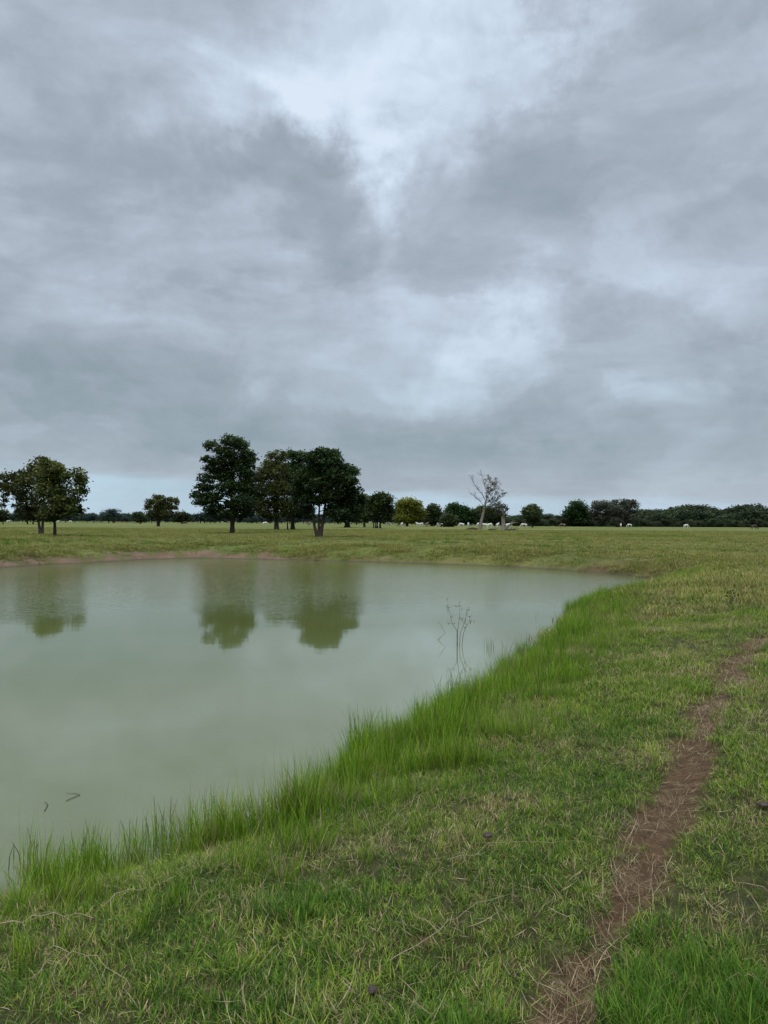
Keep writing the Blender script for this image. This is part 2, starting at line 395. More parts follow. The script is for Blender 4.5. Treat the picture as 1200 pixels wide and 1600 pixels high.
# pond surface: grid clipped loosely to the outline, overlapping into the bank
gx2 = np.arange(-42, 16, 1.0); gy2 = np.arange(-3, 52, 1.0); X2, Y2 = np.meshgrid(gx2, gy2)
d2 = sdist(np.stack([X2.ravel(), Y2.ravel()], 1)).reshape(X2.shape)
I2 = np.arange(X2.size).reshape(X2.shape); keep = np.minimum.reduce([d2[:-1, :-1], d2[1:, :-1], d2[:-1, 1:], d2[1:, 1:]]) < .6
F2 = np.stack([I2[:-1, :-1], I2[:-1, 1:], I2[1:, 1:], I2[1:, :-1]], -1)[keep]
me = mesh_np('pond_water', np.stack([X2.ravel(), Y2.ravel(), X2.ravel()*0], 1), [F2], [m])
tag(link('pond_water', me), 'murky grey green water of the pond', kind='structure')

# ------------------------------------------------------------------ grass tufts
def tuft(name, mat_, n, rad, L, W, lean, curl, seed, segs=3, dead=0.0, flat=0.0):
    """a tuft of n tapered, bent blades; attributes: tint (per blade), tip (0 root .. 1 tip)"""
    r = np.random.default_rng(seed)
    V = []; F4 = []; F3 = []; T = []; H = []; k = 0
    for b in range(n):
        a = r.uniform(0, 2*np.pi); q = rad*np.sqrt(r.random())*np.array([np.cos(a), np.sin(a), 0])
        az = r.uniform(0, 2*np.pi) if r.random() < .5 else a + r.normal(0, .7)
        l = r.uniform(*L); wd = r.uniform(*W); th = abs(r.normal(lean, lean*.5)) + flat*r.random()
        cu = r.uniform(*curl); p_ = q.copy(); side = np.array([-np.sin(az), np.cos(az), 0]); side = side*np.cos(r.normal(0, .5)) + np.array([0, 0, 1])*np.sin(r.normal(0, .3))
        tt = r.random(); base = k
        for s in range(segs+1):
            f = s/segs; wq = wd*(1-f**1.6)*.5*(0.55+.45*min(1, f*3+.3))
            if s < segs:
                V += [p_-side*wq, p_+side*wq]; T += [tt, tt]; H += [f, f]
            else:
                V += [p_]; T += [tt]; H += [1]
            an = th + cu*f
            p_ = p_ + l/segs*np.array([np.cos(az)*np.sin(an), np.sin(az)*np.sin(an), np.cos(an)])
        for s in range(segs-1): F4.append((base+2*s, base+2*s+1, base+2*s+3, base+2*s+2))
        F3.append((base+2*segs-2, base+2*segs-1, base+2*segs)); k = base+2*segs+1
    me = mesh_np(name, np.array(V), [np.array(F4), np.array(F3)], [mat_], dict(tint=T, tip=H))
    return bpy.data.objects.new(name, me)        # prototype, not linked: only instanced

def grass_mat(name, cols, straw, strawfrac, patch=.75, tr=.3, bs=.55, root=(.018, .020, .006)):
    m, n, o = mat(name)
    t = attr(n, 'tint'); h = attr(n, 'tip'); ps = pos(n)
    big = n.noise(ps, bs, 4, .6); med = n.noise(ps, 2.6, 3, .6)
    x = n.m('ADD', n.m('MULTIPLY_ADD', t, .75, -.1), n.m('MULTIPLY', n.m('SUBTRACT', n.m('ADD', big, med), .55), patch*.9), clamp=True)
    c = n.ramp(x, [(.15, cols[0]), (.5, cols[1]), (.85, cols[2])])
    # dead blades, gathered in patches
    dn = n.noise(ps, 1.1, 4, .65)
    thr = n.rng(dn, .42, .68, 1.0-strawfrac*.35, 1.0-strawfrac*2.6, True)
    isd = n.m('GREATER_THAN', n.m('FRACT', n.m('MULTIPLY', t, 13.7)), thr)
    c = n.mix(isd, c, n.mix(n.m('FRACT', n.m('MULTIPLY', t, 37.3)), (*straw[0], 1), (*straw[1], 1)))
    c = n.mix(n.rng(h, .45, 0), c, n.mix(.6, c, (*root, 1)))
    d = n.new('ShaderNodeBsdfPrincipled'); n.put(d.inputs['Base Color'], c); d.inputs['Roughness'].default_value = .5; d.inputs['Specular IOR Level'].default_value = .14
    q = n.new('ShaderNodeBsdfTranslucent'); n.put(q.inputs[0], c)
    mx = n.new('ShaderNodeMixShader'); mx.inputs[0].default_value = tr
    n.l.new(d.outputs[0], mx.inputs[1]); n.l.new(q.outputs[0], mx.inputs[2]); n.l.new(mx.outputs[0], o.inputs[0])
    return m
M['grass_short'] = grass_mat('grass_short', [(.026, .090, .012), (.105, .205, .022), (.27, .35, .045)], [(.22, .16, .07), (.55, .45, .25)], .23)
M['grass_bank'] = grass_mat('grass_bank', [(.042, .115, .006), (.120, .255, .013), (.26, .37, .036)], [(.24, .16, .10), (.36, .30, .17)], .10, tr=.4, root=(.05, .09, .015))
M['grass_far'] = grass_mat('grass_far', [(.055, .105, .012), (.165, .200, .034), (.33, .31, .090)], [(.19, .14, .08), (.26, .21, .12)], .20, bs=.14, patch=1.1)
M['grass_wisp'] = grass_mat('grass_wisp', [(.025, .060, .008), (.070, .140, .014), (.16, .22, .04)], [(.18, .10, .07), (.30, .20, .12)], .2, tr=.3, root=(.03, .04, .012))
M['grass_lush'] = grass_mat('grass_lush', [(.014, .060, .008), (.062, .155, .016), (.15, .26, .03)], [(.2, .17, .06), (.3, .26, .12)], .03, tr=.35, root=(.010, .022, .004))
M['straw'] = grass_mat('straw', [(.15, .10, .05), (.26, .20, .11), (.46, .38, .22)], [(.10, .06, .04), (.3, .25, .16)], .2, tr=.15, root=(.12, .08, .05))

def gn_scatter(name, protos, pts, rot, scl, idx, label, cat):
    me = bpy.data.meshes.new(name); me.vertices.add(len(pts)); me.vertices.foreach_set('co', np.asarray(pts, np.float32).ravel())
    a = me.attributes.new('rot', 'FLOAT_VECTOR', 'POINT'); a.data.foreach_set('vector', np.asarray(rot, np.float32).ravel())
    a = me.attributes.new('scl', 'FLOAT_VECTOR', 'POINT'); a.data.foreach_set('vector', np.asarray(scl, np.float32).ravel())
    a = me.attributes.new('idx', 'INT', 'POINT'); a.data.foreach_set('value', np.asarray(idx, np.int32))
    ob = link(name, me); tag(ob, label, cat, kind='stuff')
    ng = bpy.data.node_groups.new(name, 'GeometryNodeTree')
    ng.interface.new_socket('Geometry', in_out='INPUT', socket_type='NodeSocketGeometry'); ng.interface.new_socket('Geometry', in_out='OUTPUT', socket_type='NodeSocketGeometry')
    gi = ng.nodes.new('NodeGroupInput'); go = ng.nodes.new('NodeGroupOutput')
    iop = ng.nodes.new('GeometryNodeInstanceOnPoints'); jn = ng.nodes.new('GeometryNodeJoinGeometry')
    for pr in reversed(protos):
        oi = ng.nodes.new('GeometryNodeObjectInfo'); oi.inputs['Object'].default_value = pr; oi.inputs['As Instance'].default_value = True
        ng.links.new(oi.outputs['Geometry'], jn.inputs[0])
    def na(nm, t):
        q = ng.nodes.new('GeometryNodeInputNamedAttribute'); q.data_type = t; q.inputs['Name'].default_value = nm
        return [s for s in q.outputs if s.enabled and s.name == 'Attribute'][0]
    er = ng.nodes.new('FunctionNodeEulerToRotation')
    ng.links.new(na('rot', 'FLOAT_VECTOR'), er.inputs[0]); ng.links.new(er.outputs[0], iop.inputs['Rotation'])
    ng.links.new(na('scl', 'FLOAT_VECTOR'), iop.inputs['Scale']); ng.links.new(na('idx', 'INT'), iop.inputs['Instance Index'])
    iop.inputs['Pick Instance'].default_value = True
    ng.links.new(gi.outputs[0], iop.inputs['Points']); ng.links.new(jn.outputs[0], iop.inputs['Instance']); ng.links.new(iop.outputs[0], go.inputs[0])
    md = ob.modifiers.new('scatter', 'NODES'); md.node_group = ng
    return ob
def scatter_pts(y0, y1, dens, margin=2.5, spread=.62, xmax=1e9):
    """random points on the ground in a fan in front of the viewpoint"""
    hw = y1*spread+margin; n_ = int((y1-y0)*2*hw*dens)
    p_ = np.stack([rng.uniform(-hw, hw, n_), rng.uniform(y0, y1, n_)], 1)
    return p_[np.abs(p_[:, 0]) < p_[:, 1]*spread+margin]
def make_scatter(name, protos, pts, smin, smax, label, cat, tilt=.12, hs=None, sink=.01):
    d = sdist(pts); pm, md = masks(pts); z = height(pts, d, pm) - sink
    n_ = len(pts); s = rng.uniform(smin, smax, n_)
    if hs is not None: s = s*hs
    rot = np.stack([rng.normal(0, tilt, n_), rng.normal(0, tilt, n_), rng.uniform(0, 6.283, n_)], 1)
    scl = np.stack([s, s, s*rng.uniform(.8, 1.2, n_)], 1)
    return gn_scatter(name, protos, np.stack([pts[:, 0], pts[:, 1], z], 1), rot, scl, rng.integers(0, len(protos), n_), label, cat)

sh = M['grass_short']; bk = M['grass_bank']; st = M['straw']; fr = M['grass_far']
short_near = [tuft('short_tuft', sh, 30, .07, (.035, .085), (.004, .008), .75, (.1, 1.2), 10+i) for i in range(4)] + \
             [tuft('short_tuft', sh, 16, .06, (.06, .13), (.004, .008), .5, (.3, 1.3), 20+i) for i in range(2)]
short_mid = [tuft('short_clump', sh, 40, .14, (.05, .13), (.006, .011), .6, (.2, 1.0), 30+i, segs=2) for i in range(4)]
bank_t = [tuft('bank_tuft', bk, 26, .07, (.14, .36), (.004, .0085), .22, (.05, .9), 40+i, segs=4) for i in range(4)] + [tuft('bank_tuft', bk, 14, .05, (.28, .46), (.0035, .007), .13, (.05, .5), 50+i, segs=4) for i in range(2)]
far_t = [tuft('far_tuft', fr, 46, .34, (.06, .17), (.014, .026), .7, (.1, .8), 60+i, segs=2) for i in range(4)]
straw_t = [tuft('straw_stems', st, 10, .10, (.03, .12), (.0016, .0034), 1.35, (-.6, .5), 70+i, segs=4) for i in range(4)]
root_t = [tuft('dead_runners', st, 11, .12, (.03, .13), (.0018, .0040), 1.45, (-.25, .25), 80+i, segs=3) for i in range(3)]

def near_patch(y0, y1, dens, margin):
    p_ = scatter_pts(y0, y1, dens, margin); d = sdist(p_); pm, md = masks(p_)
    k = (d > .05) & (rng.random(len(p_)) > np.clip(pm**1.4*1.03, 0, .95)) & (rng.random(len(p_)) > md*.6)
    lush = fbm(p_[:, 0], p_[:, 1], .9, 12)
    k &= rng.random(len(p_)) < .55+.9*lush
    return p_[k], lush[k], d[k], pm[k]
P1, l1, dd1, pm1 = near_patch(.4, 6.5, 560, 1.6)
# taller dark lush clump right of the path at the bottom edge
q = P(1080, 1500, .88); lush_r = np.exp(-(((P1[:, 0]-q.x)/.35)**2 + ((P1[:, 1]-q.y)/.45)**2))
make_scatter('short_grass', short_near, P1, .50, .92, 'short blue green pasture grass covering the foreground', 'grass', tilt=.2, hs=(.6+.8*l1)*(1-.35*pm1)*(1+.3*lush_r))
lc = []
for (px_, py_, rx_, ry_, n_) in ((1070, 1490, .26, .24, 190), (1165, 1550, .22, .20, 90), (1010, 1560, .14, .14, 50), (560, 1150, .4, .3, 90), (690, 1560, .22, .16, 40), (330, 1500, .3, .2, 40), (980, 1100, .5, .5, 80), (470, 1330, .3, .2, 50)):
    q = P(px_, py_, .88); lc.append(np.stack([rng.normal(q.x, rx_*.6, n_), rng.normal(q.y, ry_*.6, n_)], 1))
lc = np.concatenate(lc); pm_, _ = masks(lc); lc = lc[(pm_ < .35) & (sdist(lc) > .2)]
lush_t = [tuft('lush_tuft', M['grass_lush'], 22, .06, (.08, .17), (.004, .0085), .42, (.2, 1.1), 110+i, segs=4) for i in range(4)]
make_scatter('lush_grass', lush_t, lc, .55, 1.0, 'taller deep green grass growing in clumps in the foreground turf', 'grass', tilt=.15)
P2, l2, dd2, pm2 = near_patch(6.5, 14, 150, 2.5)
make_scatter('cropped_grass', short_mid, P2, .55, 1.0, 'cropped pasture grass on the rise beside the pond', 'grass', tilt=.15, hs=(.6+.8*l2))
P3, l3, dd3, pm3 = near_patch(14, 36, 45, 4)
make_scatter('pasture_grass', short_mid + far_t[:2], P3, .8, 1.5, 'middle distance pasture grass beyond the path', 'grass', hs=(.6+.9*l3)*.9)
p_ = scatter_pts(30, 150, 5.0, 6); d = sdist(p_); sm_ = shore_mud(p_, d); lu = fbm(p_[:, 0], p_[:, 1], 7, 15)
k = (d > .22) & (rng.random(len(p_)) > sm_*.9) & (rng.random(len(p_)) < .25+1.3*lu)
make_scatter('distant_pasture_grass', far_t, p_[k], .6, 1.5, 'tussocky yellow green pasture across the pond', 'grass', hs=.35+1.1*lu[k])

p_ = scatter_pts(24, 54, 26, 6); d = sdist(p_); k = (d > .12) & (d < 4.5); p_ = p_[k]; d = d[k]; sm_ = shore_mud(p_, d); lu = fbm(p_[:, 0], p_[:, 1], 2.5, 17, 3)
k = (rng.random(len(p_)) > sm_*.93) & (rng.random(len(p_)) < np.clip((lu-.3)*3, .1, 1)); 
make_scatter('far_bank_grass', short_mid[:2]+far_t[:2], p_[k], .8, 2.0, 'uneven green grass on the bank across the pond', 'grass', hs=.4+1.0*lu[k])

p_ = scatter_pts(14, 130, 1.2, 6); d = sdist(p_); lu = fbm(p_[:, 0], p_[:, 1], 5, 19, 3); k = (d > .6) & (rng.random(len(p_)) < np.clip((lu-.5)*5, 0, 1))
tus = [tuft('tussock', M['grass_lush'], 60, .22, (.08, .22), (.008, .016), .5, (.1, .9), 130+i, segs=2) for i in range(3)]
make_scatter('dark_tussocks', tus, p_[k], .6, 1.5, 'darker green tussocks dotted over the flat pasture', 'grass')

# tall bright grass following the near waterline
def bank_points(dens, dlo, dhi, ymax=30):
    L_ = []
    A = shore; B = np.roll(shore, -1, 0)
    for a, b in zip(A, B):
        mid = (a+b)/2
        if mid[1] > ymax or mid[0] < -9 or (mid[0] < 9.5 and mid[1] > 27): continue
        ln = np.linalg.norm(b-a); n_ = rng.poisson(ln*dens*(dhi-dlo)*(1 if mid[1] < 14 else .6))
        t = rng.random(n_)[:, None]; nn = np.array([b[1]-a[1], -(b[0]-a[0])])/ln
        off = rng.uniform(dlo, dhi, n_)[:, None]
        L_.append(a+(b-a)*t + nn*off); L_.append(a+(b-a)*t - nn*off)
    return np.concatenate(L_)
pb = bank_points(115, -.5, 2.3); db = sdist(pb)
cl_ = np.clip((fbm(pb[:, 0], pb[:, 1], .6, 21, 3)-.5)*2.0+.5, 0, 1)
prob = sstep(-.42, .1, db)*sstep(2.3, .9, db) * np.where(db < .12, np.clip((cl_-.42)*5, .04, 1), 1)
ok = (rng.random(len(pb)) < prob*.9*np.clip(cl_*1.8, .12, 1))
pb = pb[ok]; db = db[ok]; cl_ = cl_[ok]
hs = (.40+.95*cl_)*(1-.50*sstep(.8, 2.4, db))
ob = make_scatter('bank_grass', bank_t, pb, .7, 1.15, 'tall bright green grass fringing the near waterline', 'grass', tilt=.10, hs=hs)

ww = bank_points(26, -1.0, .15, 26); dw = sdist(ww); k = (rng.random(len(ww)) < sstep(-1.0, -.1, dw)*np.clip((fbm(ww[:, 0], ww[:, 1], .8, 51)-.42)*5, 0, 1)); ww = ww[k]
wisp_t = [tuft('wisp', M['grass_wisp'], 4, .09, (.22, .42), (.0022, .0042), .16, (.05, 1.0), 90+i, segs=4) for i in range(4)]
n_ = len(ww); sc_ = rng.uniform(.7, 1.15, n_)
gn_scatter('water_edge_grass', wisp_t, np.stack([ww[:, 0], ww[:, 1], np.full(n_, -.10)], 1), np.stack([rng.normal(0, .1, n_), rng.normal(0, .1, n_), rng.uniform(0, 6.28, n_)], 1), np.stack([sc_]*3, 1), rng.integers(0, 4, n_), 'sparse thin grass stems standing in the shallow water along the near bank', 'grass')
ps_ = scatter_pts(.5, 8, 75, 1.5); d = sdist(ps_); dn = fbm(ps_[:, 0], ps_[:, 1], .8, 31)
k = (d > .3) & (rng.random(len(ps_)) < np.clip((dn-.42)*5, .10, 1)); ps_ = ps_[k]
make_scatter('dry_grass', straw_t, ps_, .6, 1.5, 'pale dry stems tangled over the foreground grass', 'dry grass', tilt=.25, sink=-.035)
ps_ = scatter_pts(8, 26, 20, 3); d = sdist(ps_); dn = fbm(ps_[:, 0], ps_[:, 1], 1.2, 33)
k = (d > .5) & (rng.random(len(ps_)) < np.clip((dn-.42)*4, .02, 1)); ps_ = ps_[k]
make_scatter('dry_pasture_grass', straw_t, ps_, 1.0, 2.0, 'dry stems scattered over the pasture beside the pond', 'dry grass', tilt=.25, sink=-.05)
pr = scatter_pts(.5, 12, 380, 1.5); pm, md = masks(pr); k = (rng.random(len(pr)) < pm*.9*np.clip((fbm(pr[:,0],pr[:,1],.4,40)-.35)*4,.1,1) + md*.5)
make_scatter('dead_runners', root_t, pr[k], .6, 1.3, 'brown dead grass runners on the bare soil of the trail', 'dry grass', tilt=.08, sink=-.012)

# ------------------------------------------------------------------ trees
def leaves(centres, radii, n_leaf, size, seed, sub=.35, flat=.75, colour_top=.35, density=1.0):
    """leaf faces gathered in small sprays over ellipsoid clumps"""
    r = np.random.default_rng(seed); centres = np.array(centres); radii = np.array(radii)
    vol = (radii.prod(1))**.67; vol = vol/vol.sum(); P_ = []; T_ = []
    zmin, zmax = (centres[:, 2]-radii[:, 2]).min(), (centres[:, 2]+radii[:, 2]).max()
    for c, ra, v in zip(centres, radii, vol):
        n_ = max(20, int(n_leaf*v)); ns = max(4, n_//14)
        u = r.normal(size=(ns, 3)); u /= np.linalg.norm(u, axis=1)[:, None]; rad = r.uniform(.35, 1.0, ns)**.5
        sc = c + u*rad[:, None]*ra
        shade = r.normal(0, .13, ns)
        k = r.integers(0, ns, n_); off = r.normal(0, 1, (n_, 3))*sub*np.array([1, 1, flat])*min(1., ra.min()*.8+.2)
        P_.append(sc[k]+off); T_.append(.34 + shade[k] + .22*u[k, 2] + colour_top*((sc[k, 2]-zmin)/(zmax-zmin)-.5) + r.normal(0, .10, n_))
    P_ = np.concatenate(P_); T_ = np.clip(np.concatenate(T_), 0, 1); n_ = len(P_)
    a = r.normal(size=(n_, 3)); a[:, 2] *= .5; a /= np.linalg.norm(a, axis=1)[:, None]
    b = np.cross(a, r.normal(size=(n_, 3))); b /= np.linalg.norm(b, axis=1)[:, None]
    s = (size*r.uniform(.6, 1.3, n_))[:, None]
    V = np.stack([P_-a*s, P_+b*s*.55, P_+a*s, P_-b*s*.55], 1).reshape(-1, 3)
    return V, np.repeat(T_, 4), np.arange(n_*4).reshape(-1, 4)
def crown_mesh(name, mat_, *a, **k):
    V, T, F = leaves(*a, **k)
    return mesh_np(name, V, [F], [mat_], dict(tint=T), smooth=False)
def limb(mb, a, b, r1, r2, bend=.12, seed=0, n=6, sides=6):
    rr = random.Random(seed); a = Vector(a); b = Vector(b); L = (b-a).length
    side = Vector((rr.uniform(-1, 1), rr.uniform(-1, 1), rr.uniform(.2, .8)))*bend*L; j = Vector((rr.uniform(-1, 1), rr.uniform(-1, 1), 0))*L*.03
    pts = [a.lerp(b, t) + side*math.sin(t*math.pi)*(1-t*.3) + j*math.sin(t*9) for t in [i/n for i in range(n+1)]]
    mb.tube(pts, [r1+(r2-r1)*(i/n)**.8 for i in range(n+1)], sides)
    return pts

def photo_tree(name, base, stems, clumps, n_leaf, leafm, label, bark='bark_dark', size=.16, depth=None, z0=FG, cat='tree', group=None, sub=.35, ryk=1.2, seed=1, flatten=.8, twin=True, fork=None, colour_top=.35):
    """base: photo pixel of the foot; stems: [(foot dx px, [(px,py)...], radius m)]; clumps in photo pixels (x, y, rx, ry)"""
    if depth is None: B = P(base[0], base[1], z0)
    else: B = PD(base[0], base[1], depth); B.z = z0
    Y_ = B.y; k = Y_/FPX; rr = random.Random(seed)
    root = empty(name, B); tag(root, label, cat, group)
    allx = [c[0] for c in clumps]; cxm = sum(allx)/len(allx); W = max(max(c[0]+c[2] for c in clumps)-cxm, 4)*k
    cs, rs = [], []
    for (x, y, rx, ry) in clumps:
        v = PD(x, y, Y_) - B; dx = (x-cxm)*k
        span = math.sqrt(max(W*W*.75 - dx*dx, .05))
        for sgn in ((-1, 1) if twin else (1,)):
            dy = sgn*rr.uniform(.15, .85)*span
            s_ = rr.uniform(.85, 1.05) if sgn < 0 or not twin else rr.uniform(.7, .95)
            cs.append((v.x*(1 + dy/Y_), dy, v.z)); rs.append((rx*k*s_, max(rx*k*s_*.9, .3), ry*k*s_*ryk))
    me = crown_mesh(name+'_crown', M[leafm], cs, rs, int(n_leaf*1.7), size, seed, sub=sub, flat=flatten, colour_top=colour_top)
    link('crown', me, root)
    tops = []
    for si, (dx, pth_, rad) in enumerate(stems):
        mb = MB(); foot = Vector((dx*k, rr.uniform(-.2, .2)*(si > 0), -.15)); pp = [foot]
        for (x, y) in pth_: v = PD(x, y, Y_) - B; pp.append(Vector((v.x, foot.y + rr.uniform(-.3, .3)*len(pp)*.4, v.z)))
        # smooth subdivision
        q = [pp[0]]
        for a, b in zip(pp[:-1], pp[1:]): q += [a.lerp(b, .33), a.lerp(b, .66), b]
        q = [q[0]] + [(q[i-1]+q[i]*2+q[i+1])/4 for i in range(1, len(q)-1)] + [q[-1]]
        rads = [rad*(1.35 if i == 0 else 1.1 if i == 1 else 1)*(1-.78*(i/(len(q)-1))) for i in range(len(q))]
        mb.tube(q, rads, 8); tops.append((q, rads))
        link('trunk', mb.build('trunk', M[bark]), root)
    mb = MB(); n_b = 0
    for ci, (c, ra) in enumerate(zip(cs, rs)):
        c = Vector(c); best = None
        for q, rads in tops:
            for i in range(max(2, len(q)//3), len(q)):
                p_ = q[i]; dz_ = c.z - p_.z; dd = (c-p_).length + (0 if dz_ > 0 else -dz_*1.5)
                if best is None or dd < best[0]: best = (dd, p_, rads[i])
        if best: limb(mb, best[1], c, min(best[2]*.55, .14), .015, seed=ci+seed, sides=5); n_b += 1
    tag(link('branches', mb.build('branches', M[bark]), root), kind='stuff')
    return root

photo_tree('broad_tree', (85.5, 839), [(0, [(85, 825), (84, 805), (82, 780), (80, 755)], .17)],
    [(75, 745, 20, 13), (95, 735, 13, 8), (82, 770, 24, 15), (115, 748, 11, 8), (127, 752, 7, 8), (121, 768, 11, 8), (112, 783, 10, 7), (113, 797, 12, 7), (95, 792, 22, 12), (80, 806, 20, 7), (73, 724, 12, 5), (90, 727, 7, 4), (125, 738, 5, 4)],
    5600, 'leaf_olive', 'rounded olive green tree on a single dark trunk at far left bank', seed=3, size=.15, colour_top=.5)
photo_tree('broad_tree', (64, 835.5), [(-.3, [(61, 815), (56, 790), (50, 765)], .17), (1.0, [(66, 815), (69, 790), (68, 765), (66, 740)], .16)],
    [(50, 735, 14, 8), (62, 726, 9, 6), (20, 746, 16, 7), (33, 752, 12, 8), (13, 762, 10, 6), (22, 770, 8, 5), (18, 780, 8, 5), (13, 790, 6, 3), (27, 764, 8, 5), (50, 760, 17, 14), (48, 782, 14, 11), (60, 797, 16, 10), (45, 803, 12, 7), (5, 757, 7, 6), (66, 718, 8, 3), (3, 745, 4, 3)],
    3600, 'leaf_olive', 'sparse olive tree with two leaning stems behind the single-trunk tree at far left', seed=4, size=.16, colour_top=.5)
photo_tree('tall_tree', (363, 833.5), [(0, [(363, 815), (362, 785), (365, 755), (362, 725), (366, 700), (367, 688)], .30), (.5, [(366, 812), (372, 780), (374, 750)], .16)],
    [(365, 691, 16, 6), (378, 697, 9, 6), (337, 700, 12, 5), (356, 709, 14, 6), (385, 712, 14, 7), (330, 720, 12, 4), (345, 722, 12, 6), (366, 724, 16, 8), (391, 721, 9, 6), (337, 733, 15, 5), (325, 748, 12, 6), (352, 743, 18, 8), (385, 740, 15, 9), (322, 763, 14, 5), (306, 773, 10, 4), (330, 778, 18, 6), (360, 764, 18, 9), (387, 763, 16, 10), (316, 785, 10, 4), (337, 794, 15, 5), (382, 785, 17, 9), (362, 790, 10, 6), (341, 804, 14, 4), (383, 802, 18, 6), (361, 803, 12, 4)],
    18000, 'leaf_dark', 'tallest tree, layered dark green crown on one straight trunk left of the grove', seed=5, size=.15, flatten=.6, ryk=1.4)
photo_tree('grove_tree', (432, 828.5), [(0, [(432, 810), (433, 780), (436, 750), (438, 725)], .42)],
    [(438, 714, 16, 6), (422, 728, 15, 8), (412, 742, 11, 9), (438, 738, 20, 13), (418, 762, 16, 11), (440, 765, 20, 12), (408, 780, 10, 9), (428, 788, 20, 10), (450, 790, 16, 10), (412, 800, 10, 6), (446, 803, 12, 4), (400, 765, 10, 12), (399, 790, 10, 9), (425, 805, 14, 5), (404, 748, 7, 7)],
    11000, 'leaf_olive', 'stout-trunked tree with yellowish crown top, next right of the tallest tree', seed=6, size=.2)
photo_tree('grove_tree', (457.5, 828), [(0, [(457, 812), (459, 785), (462, 755), (464, 730)], .40), (-8, [(449, 818), (448, 808), (450, 790), (455, 770)], .14)],
    [(458, 711, 14, 6), (474, 714, 14, 7), (462, 732, 20, 10), (478, 745, 20, 14), (455, 757, 17, 12), (475, 775, 20, 11), (460, 793, 17, 9), (482, 795, 10, 6), (466, 803, 12, 5), (484, 805, 10, 5)],
    11000, 'leaf_dark', 'dark tree in mid grove with a thick trunk and a thin curved side stem', seed=7, size=.2)
photo_tree('spreading_tree', (498, 840), [(-1.6, [(492, 825), (489, 808), (486, 785), (480, 765)], .17), (.2, [(498, 820), (499, 800), (500, 775), (505, 745)], .14), (1.8, [(503, 822), (506, 805), (508, 785), (514, 755), (516, 725)], .20)],
    [(506, 709, 18, 5), (523, 708, 9, 5), (488, 717, 16, 7), (512, 722, 24, 9), (536, 731, 12, 6), (551, 736, 10, 5), (495, 738, 22, 10), (528, 745, 22, 10), (548, 752, 12, 7), (475, 748, 15, 9), (470, 765, 13, 8), (500, 760, 22, 9), (530, 768, 22, 9), (556, 768, 9, 7), (482, 780, 14, 7), (515, 778, 14, 6), (543, 785, 15, 8), (464, 782, 10, 5), (566, 782, 6, 7), (520, 795, 10, 5), (536, 802, 14, 5), (558, 797, 9, 6), (497, 783, 9, 6), (478, 797, 9, 5), (518, 803, 9, 4)],
    15000, 'leaf_dark', 'nearest grove tree, broad dark crown on three splayed stems', seed=8, size=.14)
photo_tree('grove_tree', (542.5, 823), [(0, [(543, 812), (545, 795), (546, 780)], .75)],
    [(545, 776, 12, 7), (535, 788, 14, 9), (555, 788, 12, 9), (545, 803, 20, 8), (530, 806, 12, 5)], 5000, 'leaf_dark', 'low dark tree with short thick trunk peeking from behind the grove', depth=200, seed=9, size=.4, sub=.7)
photo_tree('slender_tree', (570, 823), [(0, [(570, 810), (568, 795)], .2), (-1.5, [(568, 810), (565, 795)], .15)],
    [(566, 778, 6, 6), (570, 788, 7, 8), (562, 795, 7, 9), (570, 806, 7, 8)], 2600, 'leaf_olive', 'slim light green tree right of the grove beside the four-stemmed tree', depth=215, seed=10, size=.35, sub=.6)
photo_tree('leafy_tree', (590, 825.5), [(-6, [(583, 815), (584, 800)], .16), (-3, [(586, 815), (588, 800)], .16), (-.5, [(589, 815), (592, 800)], .22), (4, [(594, 815), (596, 795)], .24)],
    [(594, 776, 12, 4), (584, 783, 9, 6), (603, 783, 11, 7), (592, 792, 15, 9), (582, 800, 8, 8), (608, 797, 8, 8), (596, 807, 16, 7)], 5500, 'leaf_dark', 'compact dark tree on four slim trunks left of the yellow tree', depth=180, seed=11, size=.3, sub=.5)
photo_tree('yellow_tree', (636, 820), [(0, [(636, 812), (636, 800)], .5)],
    [(638, 785, 12, 5), (627, 790, 9, 6), (648, 791, 10, 7), (637, 797, 15, 8), (656, 804, 8, 8), (622, 803, 7, 7), (645, 808, 14, 7), (628, 811, 11, 6)], 7500, 'leaf_yellow', 'domed yellow green tree reaching down to the pasture', depth=270, seed=12, size=.38, sub=.6)
photo_tree('dark_tree', (675, 820.5), [(0, [(676, 812), (677, 802)], .4)], [(677, 795, 7, 4), (671, 802, 8, 6), (681, 803, 8, 6), (676, 812, 10, 6)], 3500, 'leaf_dark', 'nearly black rounded tree just right of the yellow tree', depth=290, seed=13, size=.45, sub=.7)
photo_tree('dark_tree', (713, 820.5), [(0, [(713, 810), (713, 800)], .5)], [(709, 793, 10, 4), (722, 798, 10, 5), (704, 802, 8, 6), (715, 805, 14, 7), (732, 804, 8, 5), (726, 812, 13, 5)], 4500, 'leaf_dark', 'big dark round tree behind the green bush', depth=330, seed=14, size=.5, sub=.8)
photo_tree('green_bush', (700, 822), [(0, [(700, 815), (700, 810)], .3)], [(699, 807, 7, 4), (694, 813, 8, 4), (706, 813, 8, 4), (700, 818, 13, 4)], 3500, 'leaf_mid', 'mid green bush on the grass below the big dark tree', depth=250, seed=15, size=.3, sub=.5, cat='bush')
photo_tree('dark_tree', (747, 820.5), [(0, [(747, 812), (748, 804)], .35)], [(742, 802, 9, 5), (752, 799, 9, 6), (748, 811, 14, 6)], 3000, 'leaf_far', 'dull green tree behind the bare tree trunk', depth=330, seed=16, size=.5, sub=.7)
